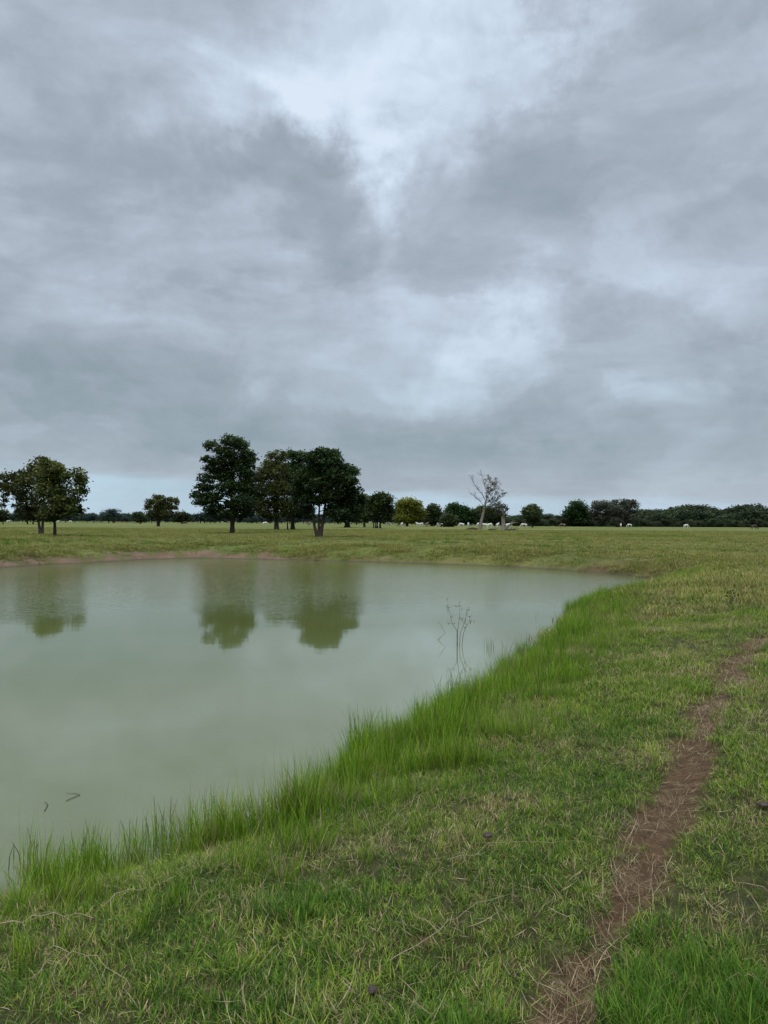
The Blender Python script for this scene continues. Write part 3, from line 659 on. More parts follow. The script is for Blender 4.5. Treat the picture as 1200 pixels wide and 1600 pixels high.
photo_tree('dark_tree', (772, 820.5), [(0, [(772, 812), (772, 806)], .35)], [(768, 803, 10, 6), (780, 806, 9, 5), (774, 813, 13, 5)], 3000, 'leaf_far', 'brownish green tree between the bare tree and the broken snag', depth=320, seed=17, size=.5, sub=.7)
photo_tree('round_tree', (832, 822.5), [(0, [(832, 815), (832, 806)], .3)], [(831, 793, 8, 3.5), (824, 799, 8, 5), (839, 799, 8, 5), (831, 805, 13, 6), (833, 812, 10, 4)], 3800, 'leaf_mid', 'round mid green tree right of the broken snag', depth=250, seed=18, size=.32, sub=.5)
photo_tree('dark_tree', (904, 821.5), [(0, [(904, 813), (903, 804)], .45)], [(901, 789, 7, 4), (893, 797, 8, 5), (911, 796, 9, 5), (902, 803, 14, 7), (917, 806, 9, 6), (889, 803, 7, 4), (905, 814, 15, 5)], 4500, 'leaf_dark', 'dark green peaked tree left of the wide greyish tree', depth=330, seed=19, size=.48, sub=.8)
photo_tree('wide_tree', (966, 823.5), [(0, [(967, 816), (969, 808), (972, 800)], .8)],
    [(938, 788, 12, 4.5), (930, 798, 10, 7), (950, 795, 13, 8), (955, 786, 6, 3), (975, 788, 12, 5), (990, 788, 7, 4), (985, 798, 13, 8), (968, 803, 14, 8), (940, 809, 14, 7), (985, 811, 12, 6), (958, 814, 12, 4), (965, 784, 8, 2.5), (984, 784, 6, 2.5)], 6500, 'leaf_grey', 'wide low grey-brown tree with thinning crown in front of the woodland', depth=300, seed=20, size=.36, sub=.55)
photo_tree('airy_tree', (247, 821.5), [(-.6, [(246, 813), (244, 800), (240, 788)], .28), (.6, [(249, 813), (252, 800), (258, 788)], .28)],
    [(247, 777, 8, 3), (237, 784, 8, 4), (252, 785, 8, 5), (266, 781, 9, 4), (275, 784, 4, 4), (232, 793, 5, 4), (245, 795, 10, 5), (262, 792, 8, 5), (274, 794, 4, 3), (252, 805, 12, 6), (240, 803, 8, 5), (262, 803, 7, 4)], 4200, 'leaf_olive', 'airy isolated tree with forked trunk, between the left trees and the tallest tree', depth=200, seed=21, size=.27, sub=.4)
photo_tree('small_tree', (219, 818.3), [(0, [(219, 812), (219, 808)], .3)], [(217, 804, 7, 2.5), (212, 808, 5, 3), (224, 808, 6, 3), (218, 811, 8, 3)], 1500, 'leaf_mid', 'small umbrella-shaped tree left of the airy isolated tree', depth=330, seed=22, size=.4, sub=.6)
photo_tree('small_tree', (284, 818), [(0, [(284, 812), (284, 808)], .3)], [(276, 805, 6, 3), (286, 804, 8, 3), (294, 808, 6, 3), (284, 811, 13, 3.5)], 2200, 'leaf_mid', 'low bushy tree right of the airy isolated tree', depth=360, seed=23, size=.45, sub=.6)
photo_tree('small_tree', (5, 818.5), [(0, [(4, 812), (4, 806)], .2)], [(3, 802, 7, 4), (9, 807, 5, 3), (0, 809, 7, 4)], 1800, 'leaf_mid', 'small tree cut by the left edge of the pasture view', depth=260, seed=24, size=.35, sub=.5)
photo_tree('small_tree', (47, 818.5), [(-4, [(43, 812), (43, 806)], .3), (5, [(52, 812), (52, 806)], .3)], [(40, 797, 10, 5), (34, 804, 7, 4), (48, 804, 10, 5), (55, 808, 8, 4)], 3000, 'leaf_mid', 'two-stemmed small tree seen behind the sparse olive tree', depth=270, seed=25, size=.35, sub=.5)

# ---- the bare tree and the broken snag
def bare_tree(name, base, depth, h, label, bark, seed, lean=(.1, 0), spread=.6, rad=.3, levels=4, leaf=None, leafn=0, cat='dead tree'):
    B = PD(base[0], base[1], depth); B.z = FG; rr = random.Random(seed)
    root = empty(name, B); tag(root, label, cat)
    trunk = MB(); br = MB(); tips = []
    def grow(mb, a, d, L, r, lv):
        n_ = 5; pts = [a]; dd = d.normalized()
        for i in range(n_):
            dd = (dd + Vector((rr.uniform(-1, 1), rr.uniform(-1, 1), rr.uniform(-.3, .7)))*.14).normalized(); pts.append(pts[-1]+dd*L/n_)
        mb.tube(pts, [r*(1-.6*i/n_) for i in range(n_+1)], 7 if lv == levels else 4)
        if lv <= 0: tips.append(pts[-1]); return
        tips.append(pts[3])
        for k in range(rr.choice((2, 3, 3)) + (2 if lv == levels else 0)):
            an = rr.uniform(0, 6.28); st_ = pts[rr.choice((3, 4, 5)) if lv < levels else rr.choice((3, 4, 5, 5))]
            nd = (dd + Vector((math.cos(an), math.sin(an)*.9, rr.uniform(-.1, .6)))*spread*rr.uniform(.7, 1.3)).normalized()
            grow(br, st_, nd, L*rr.uniform(.55, .75), r*.42, lv-1)
    grow(trunk, Vector((0, 0, -.1)), Vector((lean[0], lean[1], 1)), h*.48, rad, levels)
    link('trunk', trunk.build('trunk', M[bark]), root); tag(link('branches', br.build('branches', M['bark_twig']), root), kind='stuff')
    if leaf:
        t = [p_ for p_ in tips if p_.x > rr.uniform(-.5, 1.0)] or tips
        cs = [tuple(rr.choice(t)) for _ in range(leafn)]
        link('crown', crown_mesh('sparse_leaves', M[leaf], cs, [(.35, .35, .3)]*len(cs), leafn*22, .16, seed, sub=.3), root)
    return root
B = PD(750, 827, 165); B.z = FG
bt = empty('bare_tree', B); tag(bt, 'tall half-bare tree with pale leaning trunk and rusty sparse leaves', 'dead tree')
def bp_(x, y, dy=0): v = PD(x, y, 165) - B; return Vector((v.x, dy, v.z))
mb = MB(); mb.tube([Vector((0, 0, -.2)), bp_(752, 815), bp_(755, 803), bp_(757, 793), bp_(759, 783)], [.46, .34, .30, .27, .20], 9)
link('trunk', mb.build('trunk', M['bark_grey']), bt)
LIMBS = [([(759, 784), (754, 772), (746, 763), (740, 753), (738, 747)], 1.2, .15), ([(757, 793), (750, 783), (742, 776), (735, 771)], -1.0, .11), ([(759, 784), (761, 772), (757, 760), (754, 747), (752, 742)], -.8, .15),
         ([(759, 784), (765, 770), (768, 757), (766, 746)], .9, .14), ([(758, 788), (768, 780), (774, 770), (773, 759)], -1.3, .13), ([(759, 785), (772, 783), (781, 779), (787, 775)], .6, .09), ([(760, 778), (769, 766), (776, 757), (778, 752)], 1.8, .10), ([(756, 797), (765, 792), (772, 789), (780, 787)], 1.0, .09)]
mb = MB(); rr = random.Random(77); tips = []
for pl, dy, r_0 in LIMBS:
    r_0 *= .5; pts_ = [bp_(x, y, dy*i/(len(pl)-1)) for i, (x, y) in enumerate(pl)]
    mb.tube(pts_, [r_0*(1-.75*i/(len(pl)-1)) for i in range(len(pl))], 6)
    for i in range(1, len(pts_)):
        for k_ in range(7):
            a0 = pts_[i-1].lerp(pts_[i], rr.random()); d0 = ((pts_[i]-pts_[i-1]).normalized() + Vector((rr.gauss(0, .6), rr.gauss(0, .6), rr.gauss(.15, .35)))).normalized()*rr.uniform(.7, 1.6)
            m1 = a0 + d0*.5 + Vector((0, 0, rr.uniform(-.05, .1))); e1 = a0 + d0; mb.tube([a0, m1, e1], [.032, .022, .010], 4); tips.append(e1)
            for q_ in range(3):
                e2 = m1.lerp(e1, rr.random()) ; e3 = e2 + Vector((rr.gauss(0, .3), rr.gauss(0, .3), rr.gauss(.15, .25))); mb.tube([e2, e3], [.018, .007], 3); tips.append(e3)
tag(link('branches', mb.build('branches', M['bark_twig']), bt), kind='stuff')
t_ = [p_ for p_ in tips if p_.x > 1.3]; cs = [tuple(rr.choice(t_)) for _ in range(150)]
link('crown', crown_mesh('sparse_leaves', M['leaf_rust'], cs, [(.3, .3, .25)]*len(cs), 3400, .10, 31, sub=.28), bt)
V, T, F = leaves([(2.6, 0, 4.6), (1.2, .5, 4.0), (3.8, -.4, 5.0), (3.0, .6, 3.4)], [(1.4, 1.2, 1.0), (1.0, 1, .9), (1.0, 1, .8), (1.2, 1, .9)], 1500, .16, 5, sub=.45)
link('crown', mesh_np('lower_leaves', V, [F], [M['leaf_olive']], dict(tint=T), smooth=False), bt)
bare_tree('bare_tree', (691, 820), 340, 9.2, 'small leafless grey tree between two dark crowns', 'bark_grey', 33, lean=(0, 0), rad=.22, levels=5, spread=.7)
# snag
B = PD(786, 829, 145); B.z = FG
sn = empty('broken_snag', B); tag(sn, 'broken grey snag with a fallen limb leaning at its foot', 'dead tree')
mb = MB(); mb.tube([Vector(v) for v in ((0, 0, -.1), (.1, 0, .6), (.05, 0, 1.6), (-.05, 0, 2.8), (.1, 0, 3.6), (-.25, .1, 4.6))], [.62, .45, .38, .36, .28, .05], 9)
link('trunk', mb.build('trunk', M['bark_grey']), sn)
mb = MB(); mb.tube([Vector(v) for v in ((.3, -.1, .25), (.9, -.2, .8), (1.5, -.2, 1.3), (2.1, -.1, 1.55), (2.8, 0, 1.5))], [.26, .22, .17, .11, .03], 7)
mb.tube([Vector(v) for v in ((1.5, -.2, 1.3), (1.7, .1, 1.7), (2.2, .2, 2.0))], [.1, .07, .02], 5)
mb.tube([Vector(v) for v in ((-.05, 0, 2.8), (-.6, .1, 3.3), (-.9, .2, 3.9))], [.14, .09, .02], 5)
mb.tube([Vector(v) for v in ((.05, 0, 3.0), (.5, .1, 3.8), (.4, .2, 4.5))], [.12, .08, .02], 5)
link('branches', mb.build('branches', M['bark_grey']), sn)
V, T, F = leaves([(-.6, 0, 4.2), (.2, .2, 4.8), (-.9, .2, 3.4), (.5, 0, 4.0), (-.2, 0, 3.2)], [(.8, .7, .7), (.6, .6, .5), (.6, .5, .6), (.5, .5, .6), (.7, .6, .5)], 900, .15, 6, sub=.35)
link('crown', mesh_np('snag_leaves', V, [F], [M['leaf_grey']], dict(tint=T), smooth=False), sn)
# broken wood on the ground
for i, (px, lab) in enumerate([(771, 'short dark broken branch lying left of the snag'), (797, 'dark broken branch lying just right of the snag'), (803, 'outermost crooked dead branch on the grass right of the snag')]):
    B = PD(px, 829.5, 140-i*2); B.z = FG+.05
    mb = MB(); rr = random.Random(i+4); L = 1.0
    mb.tube([Vector((-L, 0, .05)), Vector((-.3, .1, .25)), Vector((.4, -.05, .15)), Vector((L, .1, .45))], [.14, .12, .09, .03], 6)
    mb.tube([Vector((.1, 0, .2)), Vector((.4, .3, .5)), Vector((.5, .5, .75))], [.07, .05, .02], 5)
    tag(link('dead_branch', mb.build('dead_branch', M['bark_dark']), loc=B), lab, 'branch', 'broken branches around the snag')
B = PD(737, 828, 150); B.z = FG
mb = MB(); mb.tube([Vector((-1.4, 0, .05)), Vector((-.6, .2, .22)), Vector((.4, .1, .30)), Vector((1.3, -.1, .18))], [.10, .24, .26, .12], 7)
tag(link('fallen_log', mb.build('fallen_log', M['bark_dark']), loc=B), 'dark mossy fallen log left of the half-bare tree', 'log')

# ---- woodland line: shared tree meshes
def pool_tree(seed, w_, h_, kind):
    rr = np.random.default_rng(seed); cs = []; rs = []
    for i in range(16):
        a = rr.uniform(0, 6.28); q = rr.uniform(.1, .75); z = h_*rr.uniform(.28, .86)
        e = math.sqrt(max(.12, 1-((z/h_-.45)/.6)**2))
        cs.append((math.cos(a)*q*w_/2*e, math.sin(a)*q*w_/2*e, z)); s_ = rr.uniform(.16, .28)*w_*.9; rs.append((s_, s_, s_*.55))
    cm = crown_mesh('far_crown', M[kind], cs, rs, 2000, .42, seed, sub=.75)
    mb = MB(); mb.tube([Vector((0, 0, -.2)), Vector((.1, 0, h_*.25)), Vector((0, .1, h_*.6))], [.35, .28, .1], 6)
    for i in range(5): limb(mb, (0, 0, h_*rr.uniform(.2, .4)), cs[i], .14, .03, seed=i, n=4, sides=4)
    return cm, mb.build('far_trunk', M['bark_dark']), max(v.co.z for v in cm.vertices)*.985
pool_r = [pool_tree(100+i, w_, h_, 'leaf_far') for i, (w_, h_) in enumerate([(11, 10), (13, 9), (10, 12), (14, 11), (9, 8), (12, 7), (8, 13)])]
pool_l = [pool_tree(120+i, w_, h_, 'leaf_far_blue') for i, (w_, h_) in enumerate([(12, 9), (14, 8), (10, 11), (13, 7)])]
def far_tree(name, x, y, s, pool, label, group, k=None):
    k = random.randrange(len(pool)) if k is None else k; cm, tm, ph = pool[k]; s = s/ph
    o = bpy.data.objects.new(name, None); C.objects.link(o); o.location = (x, y, FG); a = random.uniform(0, 6.28); o.rotation_euler = (0, 0, a); o.scale = (s*random.uniform(1.0, 1.35), s*random.uniform(1.0, 1.35), s)
    tag(o, label, 'tree', group)
    for nm, me in (('crown', cm), ('trunk', tm)): c = bpy.data.objects.new(nm, me); C.objects.link(c); c.parent = o
    return o
# right wood, about 360 m off, front row as single trees
def skyline(px):                 # top of the wood in photo pixels
    xs = [650, 790, 800, 845, 860, 880, 925, 990, 1010, 1030, 1050, 1070, 1095, 1112, 1122, 1140, 1152, 1165, 1185, 1200, 1300]
    ys = [806, 806, 804, 802, 805, 803, 801, 797, 795, 796, 793, 789, 788, 792, 797, 795, 789, 787, 791, 794, 793]
    return np.interp(px, xs, ys)
px = 785
while px < 1290:
    Y_ = 355 + random.uniform(-12, 18); v = PD(px, 820, Y_); top = PD(px, skyline(px)+random.uniform(1.5, 9), Y_).z - FG
    far_tree('woodland_tree', v.x, Y_, top, pool_r, 'tree in the front row of the dark woodland along the right horizon', 'woodland trees along the right horizon')
    px += random.uniform(6.5, 11)
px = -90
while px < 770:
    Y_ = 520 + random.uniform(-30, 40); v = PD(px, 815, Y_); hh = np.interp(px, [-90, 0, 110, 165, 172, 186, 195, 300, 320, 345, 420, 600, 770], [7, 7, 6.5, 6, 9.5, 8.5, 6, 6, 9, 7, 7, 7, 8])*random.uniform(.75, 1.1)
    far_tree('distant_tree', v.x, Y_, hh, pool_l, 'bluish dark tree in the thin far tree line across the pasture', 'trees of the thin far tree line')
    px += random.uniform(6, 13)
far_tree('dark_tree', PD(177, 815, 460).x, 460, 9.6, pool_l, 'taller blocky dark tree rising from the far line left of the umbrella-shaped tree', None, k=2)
# wood behind, one mass that goes on all round
def pool_objs(pool): return [bpy.data.objects.new('wood_crown', cm) for cm, tm, ph in pool]
L_ = []; S_ = []
for px in np.arange(780, 1300, 3.2):
    for row in range(2):
        Y_ = 385 + row*28 + random.uniform(-10, 10); v = PD(px, 820, Y_); top = PD(px, skyline(px)+random.uniform(-1.0, 4.0), Y_).z - FG
        L_.append((v.x, Y_, FG)); S_.append(top)
for px in np.arange(-120, 790, 5.0):
    Y_ = 590 + random.uniform(-20, 60); v = PD(px, 815, Y_); L_.append((v.x, Y_, FG)); S_.append(random.uniform(6, 8.5))
for a in np.arange(-4.35, 1.10, .018):
    if -4.35 < a < 1.1 and not (.95 < a < 1.1):
        rr2 = 470 + random.uniform(-30, 60)
        if abs(math.sin(a+math.pi/2)) >= 0: 
            xx, yy = math.sin(a-math.pi*.0)*rr2, math.cos(a)*rr2
            if yy > 0 and abs(xx/yy) < .75: continue
            L_.append((xx, yy, FG)); S_.append(random.uniform(8, 11.5))
L_ = np.array(L_); n_ = len(L_); ix = rng.integers(0, len(pool_r), n_); S_ = np.array(S_)/np.array([p_[2] for p_ in pool_r])[ix]
gn_scatter('woodland_mass', pool_objs(pool_r), L_, np.stack([np.zeros(n_), np.zeros(n_), rng.uniform(0, 6.28, n_)], 1), np.stack([S_*1.25, S_*1.25, S_], 1), ix, 'dense dark woodland filling in behind the front trees on the horizon', 'woodland')
# low scrub along the foot of the right wood
L_ = []; S_ = []
for px in np.arange(785, 1300, 2.6): 
    Y_ = 338 + random.uniform(-8, 8); v = PD(px, 820, Y_); L_.append((v.x, Y_, FG-.6)); S_.append(random.uniform(2.4, 4.6)/11)
L_ = np.array(L_); S_ = np.array(S_); n_ = len(L_)
gn_scatter('woodland_scrub', pool_objs(pool_r[:4]), L_, np.stack([np.zeros(n_), np.zeros(n_), rng.uniform(0, 6.28, n_)], 1), np.stack([S_, S_, S_], 1), rng.integers(0, 4, n_), 'low grey green scrub along the foot of the right-hand woodland', 'scrub')

# ------------------------------------------------------------------ cattle
def hide_mat(name, a, b, sc=1.5, lo=.45, hi=.55):
    m, n, o = mat(name); tcn = n.new('ShaderNodeTexCoord').outputs['Object']
    c = n.ramp(n.noise(tcn, sc, 2, .5), [(lo, a), (hi, b)])
    p = n.new('ShaderNodeBsdfPrincipled'); n.put(p.inputs['Base Color'], c); p.inputs['Roughness'].default_value = .7; n.l.new(p.outputs[0], o.inputs[0]); return m
M['hide_white'] = hide_mat('hide_white', (.46, .44, .40), (.60, .58, .54))
M['hide_brown'] = hide_mat('hide_brown', (.10, .055, .035), (.18, .11, .07))
M['hide_dark'] = hide_mat('hide_dark', (.018, .013, .011), (.04, .028, .022))
M['hide_pied'] = hide_mat('hide_pied', (.02, .017, .015), (.65, .63, .6), sc=1.1, lo=.47, hi=.53)
M['horn'] = hide_mat('horn', (.12, .1, .08), (.25, .22, .18))
def cow_mesh(pose, matname):
    """one skinned body: spine, hump, neck, head, four jointed legs, ears, tail"""
    V = {}; E = []
    def v(k, x, y, z, r, r2=None): V[k] = ((x, y, z), (r, r2 or r))
    def e(*ks): E.extend(zip(ks[:-1], ks[1:]))
    v('pelvis', -.62, 0, 1.10, .26, .24); v('loin', -.25, 0, 1.08, .30, .30); v('chest', .22, 0, 1.05, .33, .30); v('withers', .52, 0, 1.12, .27, .27)
    e('pelvis', 'loin', 'chest', 'withers'); v('hump', .50, 0, 1.42, .11); e('withers', 'hump')
    if pose == 'graze':
        v('neck', .86, 0, .86, .17, .13); v('poll', 1.10, .02, .50, .13); v('face', 1.17, .03, .28, .10); v('muzzle', 1.20, .03, .10, .075)
    else:
        v('neck', .86, 0, 1.26, .17, .14); v('poll', 1.14, .02, 1.46, .13); v('face', 1.34, .03, 1.34, .10); v('muzzle', 1.48, .03, 1.24, .075)
    e('withers', 'neck', 'poll', 'face', 'muzzle')
    px_, py_, pz_ = V['poll'][0]
    for s in (-1, 1):
        v('ear%d' % s, px_-.03, s*.24, pz_+.02, .035); e('poll', 'ear%d' % s)
        st_ = .10*s if pose == 'graze' else -.05*s
        v('sh%d' % s, .42, s*.20, .88, .15); v('kn%d' % s, .46+st_, s*.19, .46, .07); v('fe%d' % s, .44+st_*1.5, s*.19, .10, .048); v('ho%d' % s, .48+st_*1.5, s*.19, .02, .055)
        e('withers', 'sh%d' % s, 'kn%d' % s, 'fe%d' % s, 'ho%d' % s)
        v('hi%d' % s, -.62, s*.19, .88, .18); v('st%d' % s, -.50-st_, s*.20, .66, .12); v('hk%d' % s, -.76-st_, s*.19, .44, .065); v('fk%d' % s, -.72-st_, s*.19, .10, .046); v('hf%d' % s, -.68-st_, s*.19, .02, .055)
        e('pelvis', 'hi%d' % s, 'st%d' % s, 'hk%d' % s, 'fk%d' % s, 'hf%d' % s)
    v('t1', -.90, 0, 1.10, .05); v('t2', -.95, 0, .75, .025); v('t3', -.93, 0, .45, .04); e('pelvis', 't1', 't2', 't3')
    keys = list(V); bm = bmesh.new(); L = bm.verts.layers.skin.verify(); bv = {}
    for k in keys:
        q = bm.verts.new(V[k][0]); q[L].radius = V[k][1]; q[L].use_root = (k == 'pelvis'); bv[k] = q
    for a, b in E: bm.edges.new((bv[a], bv[b]))
    me = bpy.data.meshes.new('cow_skeleton'); bm.to_mesh(me); bm.free()
    o = bpy.data.objects.new('cow_tmp', me); C.objects.link(o)
    o.modifiers.new('s', 'SKIN').use_smooth_shade = True; o.modifiers.new('d', 'SUBSURF').levels = 1; o.modifiers['d'].render_levels = 1
    dg = bpy.context.evaluated_depsgraph_get(); dg.update()
    r = bpy.data.meshes.new_from_object(o.evaluated_get(dg)); r.name = 'cow_body'; bpy.data.objects.remove(o)
    r.materials.clear(); r.materials.append(M[matname])
    hn = []
    for s in (-1, 1):
        mb = MB(); mb.tube([Vector((px_, s*.09, pz_+.08)), Vector((px_-.02, s*.20, pz_+.20)), Vector((px_, s*.22, pz_+.32))], [.03, .022, .006], 6); hn.append(mb.build('horn', M['horn']))
    return r, hn
cm_cache = {}
def cow(px, py, heading, pose, hide, label, size=1.0, depth=None, cat='cow'):
    key = (pose, hide)
    if key not in cm_cache: cm_cache[key] = cow_mesh(pose, hide)
    b, h = cm_cache[key]
    if depth is None: B = P(px, py, FG)
    else: B = PD(px, py, depth)
    B.z = FG; root = empty('cow', B); root.rotation_euler = (0, 0, R(heading)); root.scale = (size,)*3
    tag(root, label, cat, 'cattle grazing on the far pasture'); link('body', b, root); [link('horn', h_, root) for h_ in h]
W_, Bn, Dk, Pd = 'hide_white', 'hide_brown', 'hide_dark', 'hide_pied'
cow(756.5, 825.5, 160, 'graze', W_, 'larger white cow grazing just right of the half-bare tree trunk', depth=185)
cow(765, 824.5, 20, 'graze', W_, 'white cow with head down between the half-bare tree and the snag', depth=192)
cow(818.5, 824, 170, 'graze', W_, 'white cow alone on the grass right of the broken snag', depth=215)
cow(721, 821.5, 150, 'graze', W_, 'white cow grazing between the green bush and the half-bare tree', depth=225)
cow(731.6, 820.5, 80, 'stand', W_, 'white cow seen from behind left of the half-bare tree', depth=270)
cow(746.5, 820.5, 70, 'stand', W_, 'white cow partly hidden by the half-bare tree trunk', depth=260)
cow(777.5, 823, 60, 'stand', W_, 'white cow showing at the left edge of the snag', depth=225)
cow(794.5, 823.5, 10, 'graze', W_, 'white cow behind the fallen limb of the snag', depth=215)
cow(592, 819, 60, 'stand', W_, 'white cow glimpsed between the stems of the four-stemmed tree', depth=250)
cow(605.5, 820.5, 200, 'stand', Pd, 'pied dark and white cow right of the four-stemmed tree', depth=255)
cow(628, 821, 75, 'graze', W_, 'white cow standing end-on under the yellow tree', depth=235)
cow(652.5, 819.5, 120, 'stand', W_, 'leftmost of the two white cows right of the yellow tree', depth=262)
cow(658, 820, 30, 'graze', W_, 'second white cow right of the yellow tree, head lowered', depth=262)
cow(666.8, 821, 60, 'stand', Bn, 'brown cow below the nearly black tree', depth=235)
cow(686.7, 821, 170, 'graze', Pd, 'pied black and white cow at the left foot of the green bush', depth=225)
cow(879, 822.5, 160, 'graze', Bn, 'brownish cow near the foot of the dark peaked tree', depth=230)
cow(970, 823.8, 70, 'stand', W_, 'white cow half hidden by the trunk of the wide grey tree', depth=290)
cow(983.5, 823.6, 180, 'graze', W_, 'small white cow grazing right of the wide grey tree', depth=290)
cow(1072, 824.6, 15, 'graze', W_, 'lone white cow grazing before the right-hand woodland', depth=235)
cow(1178.5, 826, 10, 'graze', Dk, 'dark brown cow grazing at far right before the woodland', depth=195)
cow(414, 819, 15, 'graze', W_, 'white cow lying low in the gap right of the tallest tree', depth=280)
cow(483, 820.5, 70, 'stand', Bn, 'brownish cow seen under the grove between the trunks', depth=270)
cow(289, 818.6, 180, 'graze', Dk, 'tiny dark cow on the pasture left of the tallest tree', depth=330)
cow(13, 817, 40, 'stand', W_, 'tiny white cow nearest the left edge of the pasture', depth=400)
cow(91, 817, 40, 'stand', W_, 'tiny white cow just right of the single-trunk left tree', depth=400)
cow(110, 817, 170, 'graze', W_, 'tiny white cow a little right of the rounded olive tree', depth=400)

# ------------------------------------------------------------------ small things in and by the water
def twig_mat():
    return bark_mat('twig', (.030, .022, .014), (.085, .065, .040), 30)
M['twig'] = twig_mat()
def leaflets(pts, size, seed):
    r = np.random.default_rng(seed); V = []; F = []
    for i, p_ in enumerate(pts):
        a = r.normal(size=3); a /= np.linalg.norm(a); b = np.cross(a, r.normal(size=3)); b /= np.linalg.norm(b); s = size*r.uniform(.6, 1.3)
        V += [p_, p_+a*s*.5+b*s*.3, p_+a*s, p_+a*s*.5-b*s*.3]; F.append((4*i, 4*i+1, 4*i+2, 4*i+3))
    return np.array(V), np.array(F)
B = P(716, 1009, 0); k = B.y/FPX
sp = empty('drowned_sapling', B); tag(sp, 'spindly leafless sapling standing in the pond with a few tiny leaves', 'sapling')
stems = [[(714, 1012), (714, 985), (707, 975), (702, 955), (699, 937)], [(715, 1012), (715, 985), (718, 965), (719, 948), (717, 943)], [(717, 1012), (719, 990), (725, 975), (729, 960), (728, 953)], [(719, 1012), (724, 990), (729, 978), (735, 971), (741, 969)]]
side = [[(707, 975), (701, 972)], [(704, 966), (708, 961)], [(700, 950), (713, 946)], [(729, 960), (732, 950)], [(725, 975), (720, 967)], [(729, 978), (727, 968)], [(733, 972), (735, 964)], [(702, 955), (698, 949)]]
allp = []
for i, s_ in enumerate(stems):
    mb = MB(); pp = [PD(x, y, B.y+i*.05-.08) - B for x, y in s_]; pp[0].z = -.3
    mb.tube(pp, [.006, .005, .0035, .0025, .0015], 5); link('stem', mb.build('stem', M['twig']), sp); allp += pp[2:]
mb = MB()
for i, s_ in enumerate(side):
    pp = [PD(x, y, B.y + (i % 3)*.05-.05) - B for x, y in s_]; mb.tube([pp[0], pp[0].lerp(pp[1], .5)+Vector((0, .02, .01)), pp[1]], [.004, .003, .0015], 4); allp += [pp[1], pp[1]]
tag(link('twigs', mb.build('twigs', M['twig']), sp), kind='stuff')
lp = [np.array(p_) + rng.normal(0, .02, 3) for p_ in allp for _ in range(3)]
V, F = leaflets(lp, .034, 3); V_ = mesh_np('sapling_leaves', V, [F], [M['leaf_olive']], dict(tint=np.repeat(rng.random(len(lp)), 4)), smooth=False); link('leaf_sprays', V_, sp)
def bent_stem(pxs, label, rad=.005, z0=0., name='bent_reed', matn='twig', cat='reed', Yb=None):
    B = P(*pxs[0], z0); mb = MB(); mb.tube([PD(x, y, (Yb or B.y)+.01*i) - B for i, (x, y) in enumerate(pxs)], [rad*(1-.6*i/(len(pxs)-1)) for i in range(len(pxs))], 5)
    return tag(link(name, mb.build(name, M[matn]), loc=B), label, cat)
bent_stem([(684, 1000), (690, 994), (696, 989), (691, 981), (685, 971)], 'bent twig poking from the water left of the drowned sapling')
bent_stem([(786, 1010), (785, 1005), (783, 1001)], 'tiny dark twig tip breaking the water near the shore reeds', rad=.004)
for pxs, lab in [([(103, 1251), (125, 1241.5), (118, 1239.5), (103, 1239)], 'V-shaped grass stem floating on murky water at lower left'), ([(69.5, 1267), (75, 1257), (70, 1253)], 'small hooked stem floating left of the V-shaped stem')]:
    B = P(*pxs[0], .006); mb = MB(); mb.tube([P(x, y, .006) - B for x, y in pxs], [.0028, .0026, .002, .0012][:len(pxs)], 5)
    tag(link('floating_stem', mb.build('floating_stem', M['twig']), loc=B), lab, 'stem')
def reed_clump(cx, cy, w_px, n_, h, label, seed):
    B = P(cx, cy, 0); r = random.Random(seed); k = B.y/FPX; V = []; F4 = []; F3 = []; T = []; H = []
    root = empty('reed_clump', B); tag(root, label, 'reeds')
    for i in range(n_):
        mb = MB(); x = r.gauss(0, w_px*k*.5); y = r.gauss(0, .12); l = h*r.uniform(.5, 1.1); a = r.gauss(0, .18); b = r.gauss(0, .18)
        mb.tube([Vector((x, y, -.15)), Vector((x+a*l*.4, y+b*l*.4, l*.5)), Vector((x+a*l*1.1, y+b*l, l))], [.0035, .003, .001], 4)
        link('blade', mb.build('blade', M['reed']), root)
m, n, o = mat('reed'); p = n.new('ShaderNodeBsdfPrincipled'); p.inputs['Roughness'].default_value = .6
n.put(p.inputs['Base Color'], n.mix(n.new('ShaderNodeObjectInfo').outputs['Random'], (.03, .055, .015, 1), (.10, .15, .03, 1))); n.l.new(p.outputs[0], o.inputs[0]); M['reed'] = m
reed_clump(763, 1013, 9, 11, .20, 'small clump of thin reeds alone in the water right of the sapling', 1)
reed_clump(813, 1030, 22, 34, .33, 'wide clump of dark reeds in shallow water against the bank', 2)
reed_clump(888, 968, 8, 16, .42, 'thin reeds at the bend of the shore below the far tip', 3)
reed_clump(978, 925, 30, 30, .40, 'sparse tall stems at the far right tip of the pond', 4)
reed_clump(50, 1345, 40, 12, .20, 'broken dark stems standing in the shallows at lower left', 5)
reed_clump(715, 1085, 28, 22, .35, 'thin dark stems in the water in front of the drowned sapling', 6)
reed_clump(125, 1345, 30, 10, .22, 'sparse stems in the shallows right of the lower left corner stems', 7)
reed_clump(570, 1150, 30, 24, .36, 'wispy tall stems leaning over the water mid bank', 8)
reed_clump(240, 1312, 40, 16, .28, 'wispy stems over the water at the left part of the bank', 9)

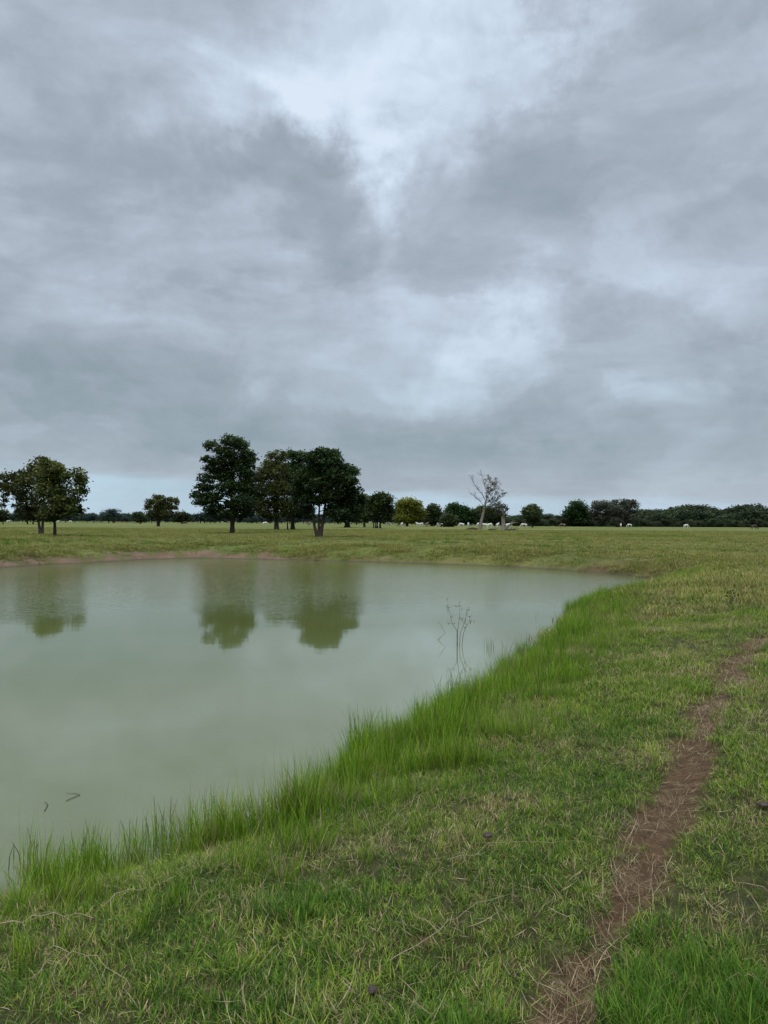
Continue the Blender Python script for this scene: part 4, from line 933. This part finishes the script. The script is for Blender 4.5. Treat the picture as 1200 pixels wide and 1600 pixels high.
# long pale runners lying over the turf
def runner(pxs, label, rad=.0035, lift=.055):
    B = P(*pxs[0], FG); pts = []
    for i, (x, y) in enumerate(pxs):
        q = P(x, y, .95); zz = height(np.array([[q.x, q.y]]))[0] + lift*(1 if 0 < i < len(pxs)-1 else .5); pts.append(P(x, y, zz))
    mb = MB(); o_ = pts[0].copy()
    q = [pts[0]]
    for a, b in zip(pts[:-1], pts[1:]): q += [a.lerp(b, .5)+Vector((0, 0, .006)), b]
    rq = random.Random(len(q)+int(pxs[0][0])); rad = rad*.5
    q = [v + Vector((rq.gauss(0, .006), rq.gauss(0, .006), rq.gauss(0, .008))) for v in q]
    mb.tube([v - o_ for v in q], [rad*(1-.5*i/(len(q)-1)) for i in range(len(q))], 5)
    for v in q[1:-1]:
        if rq.random() < .7:
            e_ = Vector((rq.gauss(0, .05), rq.gauss(0, .05), -.03)); mb.tube([v-o_, v-o_+e_*.6+Vector((0, 0, .01)), v-o_+e_], [rad*.6, rad*.45, rad*.2], 4)
    tag(link('dry_runner', mb.build('dry_runner', M['straw_stem']), loc=o_), label, 'dry stem', 'long pale runners over the turf')
M['straw_stem'] = bark_mat('straw_stem', (.22, .16, .09), (.42, .34, .22), 25)
runner([(605, 1502), (650, 1480), (690, 1455), (715, 1435), (745, 1415), (788, 1402)], 'longest pale runner arching over green turf left of the trail')
runner([(690, 1460), (665, 1440), (640, 1425)], 'short pale runner crossing the longest one')
runner([(700, 1343), (740, 1330), (790, 1318), (860, 1316), (915, 1316)], 'thin pale runner reaching right to the trail edge', rad=.0028)
runner([(45, 1525), (75, 1500), (110, 1490), (150, 1495), (185, 1525), (205, 1545)], 'curved pale runner near the lower left corner')
runner([(0, 1447), (35, 1438), (65, 1430), (105, 1428), (145, 1433)], 'dry tan runner at the left edge above the curved one', rad=.005)
runner([(105, 1488), (85, 1475), (75, 1465)], 'forked stub beside the curved runner')
runner([(160, 1410), (180, 1398), (200, 1391), (230, 1393)], 'arched tan runner over tall grass at left', rad=.005)
runner([(1130, 1545), (1150, 1520), (1175, 1528), (1200, 1560)], 'pale crooked runner at the lower right edge')
runner([(945, 1495), (955, 1475), (970, 1465)], 'pale bent straw on the trail beside the lush clump', rad=.004)
runner([(1140, 1360), (1145, 1375), (1185, 1385), (1200, 1395)], 'pale runner on the right turf above the lush clump')
runner([(860, 1420), (885, 1435), (910, 1445)], 'tan runner lying across the trail', rad=.004)
runner([(590, 1300), (615, 1280), (655, 1240), (690, 1230)], 'thin straw stem above the turf at mid left of the trail', rad=.0026)

# dung pats and clods
m, n, o = mat('dung'); tcn = n.new('ShaderNodeTexCoord').outputs['Object']; nn = n.noise(tcn, 14, 5, .6)
p = n.new('ShaderNodeBsdfPrincipled'); n.put(p.inputs['Base Color'], n.ramp(nn, [(.3, (.022, .017, .013)), (.7, (.085, .064, .048))])); p.inputs['Roughness'].default_value = .8
bp = n.new('ShaderNodeBump'); bp.inputs['Distance'].default_value = .02; n.put(bp.inputs['Height'], nn); n.l.new(bp.outputs[0], p.inputs['Normal']); n.l.new(p.outputs[0], o.inputs[0]); M['dung'] = m
def lump(name, px, py, r_x, h, label, seed, cat='dung'):
    q = P(px, py, .93); zz = height(np.array([[q.x, q.y]]))[0]; q = P(px, py, zz)
    bm = bmesh.new(); bmesh.ops.create_icosphere(bm, subdivisions=3, radius=1); r = random.Random(seed); ph = [r.uniform(0, 6) for _ in range(4)]
    for v in bm.verts:
        a = math.atan2(v.co.y, v.co.x); s_ = 1+.16*math.sin(3*a+ph[0])+.1*math.sin(5*a+ph[1])+.08*math.sin(9*v.co.z+ph[2])
        v.co = Vector((v.co.x*r_x*s_, v.co.y*r_x*s_*.85, v.co.z*h*.7*(1+.35*math.sin(4*a+ph[3]))))
    for f in bm.faces: f.smooth = True
    me = bpy.data.meshes.new(name); bm.to_mesh(me); bm.free(); me.materials.append(M['dung'])
    tag(link(name, me, loc=q+Vector((0, 0, h*.05+.02))), label, cat)
lump('dung_pat', 762, 1311, .026, .02, 'dark grey dung pat in the turf left of the trail', 1)
lump('dung_pat', 1192, 1262, .032, .02, 'dark grey dung pat at the right edge of the turf', 2)
lump('earth_clod', 582, 1556, .018, .022, 'small reddish brown clod near the bottom centre', 3, 'clod')
lump('earth_clod', 286, 839, .12, .16, 'black clod on the pasture left of the tallest tree', 4, 'clod')
lump('earth_clod', 511.5, 841, .10, .10, 'tiny black clod just right of the three-stemmed tree', 5, 'clod')
# dark seedling with bare forks on the right turf
B = P(1141, 944, .92); k = B.y/FPX
sd_ = empty('forked_seedling', B); tag(sd_, 'small dark forked seedling on the turf at right', 'seedling')
for i, s_ in enumerate([[(1141, 944), (1141, 936), (1136, 931)], [(1141, 937), (1147, 931), (1150, 930)], [(1141, 939), (1144, 933), (1143, 928)]]):
    mb = MB(); mb.tube([PD(x, y, B.y+.02*i)-B for x, y in s_], [.012, .009, .004], 5); link('stem', mb.build('stem', M['twig']), sd_)
lp = [np.array(PD(x, y, B.y)-B)+rng.normal(0, .05, 3) for x, y in ((1136, 931), (1150, 930), (1143, 928), (1147, 932)) for _ in range(5)]
V, F = leaflets(lp, .05, 4); link('leaf_sprays', mesh_np('seedling_leaves', V, [F], [M['leaf_dark']], dict(tint=np.repeat(rng.random(len(lp)), 4)), smooth=False), sd_)
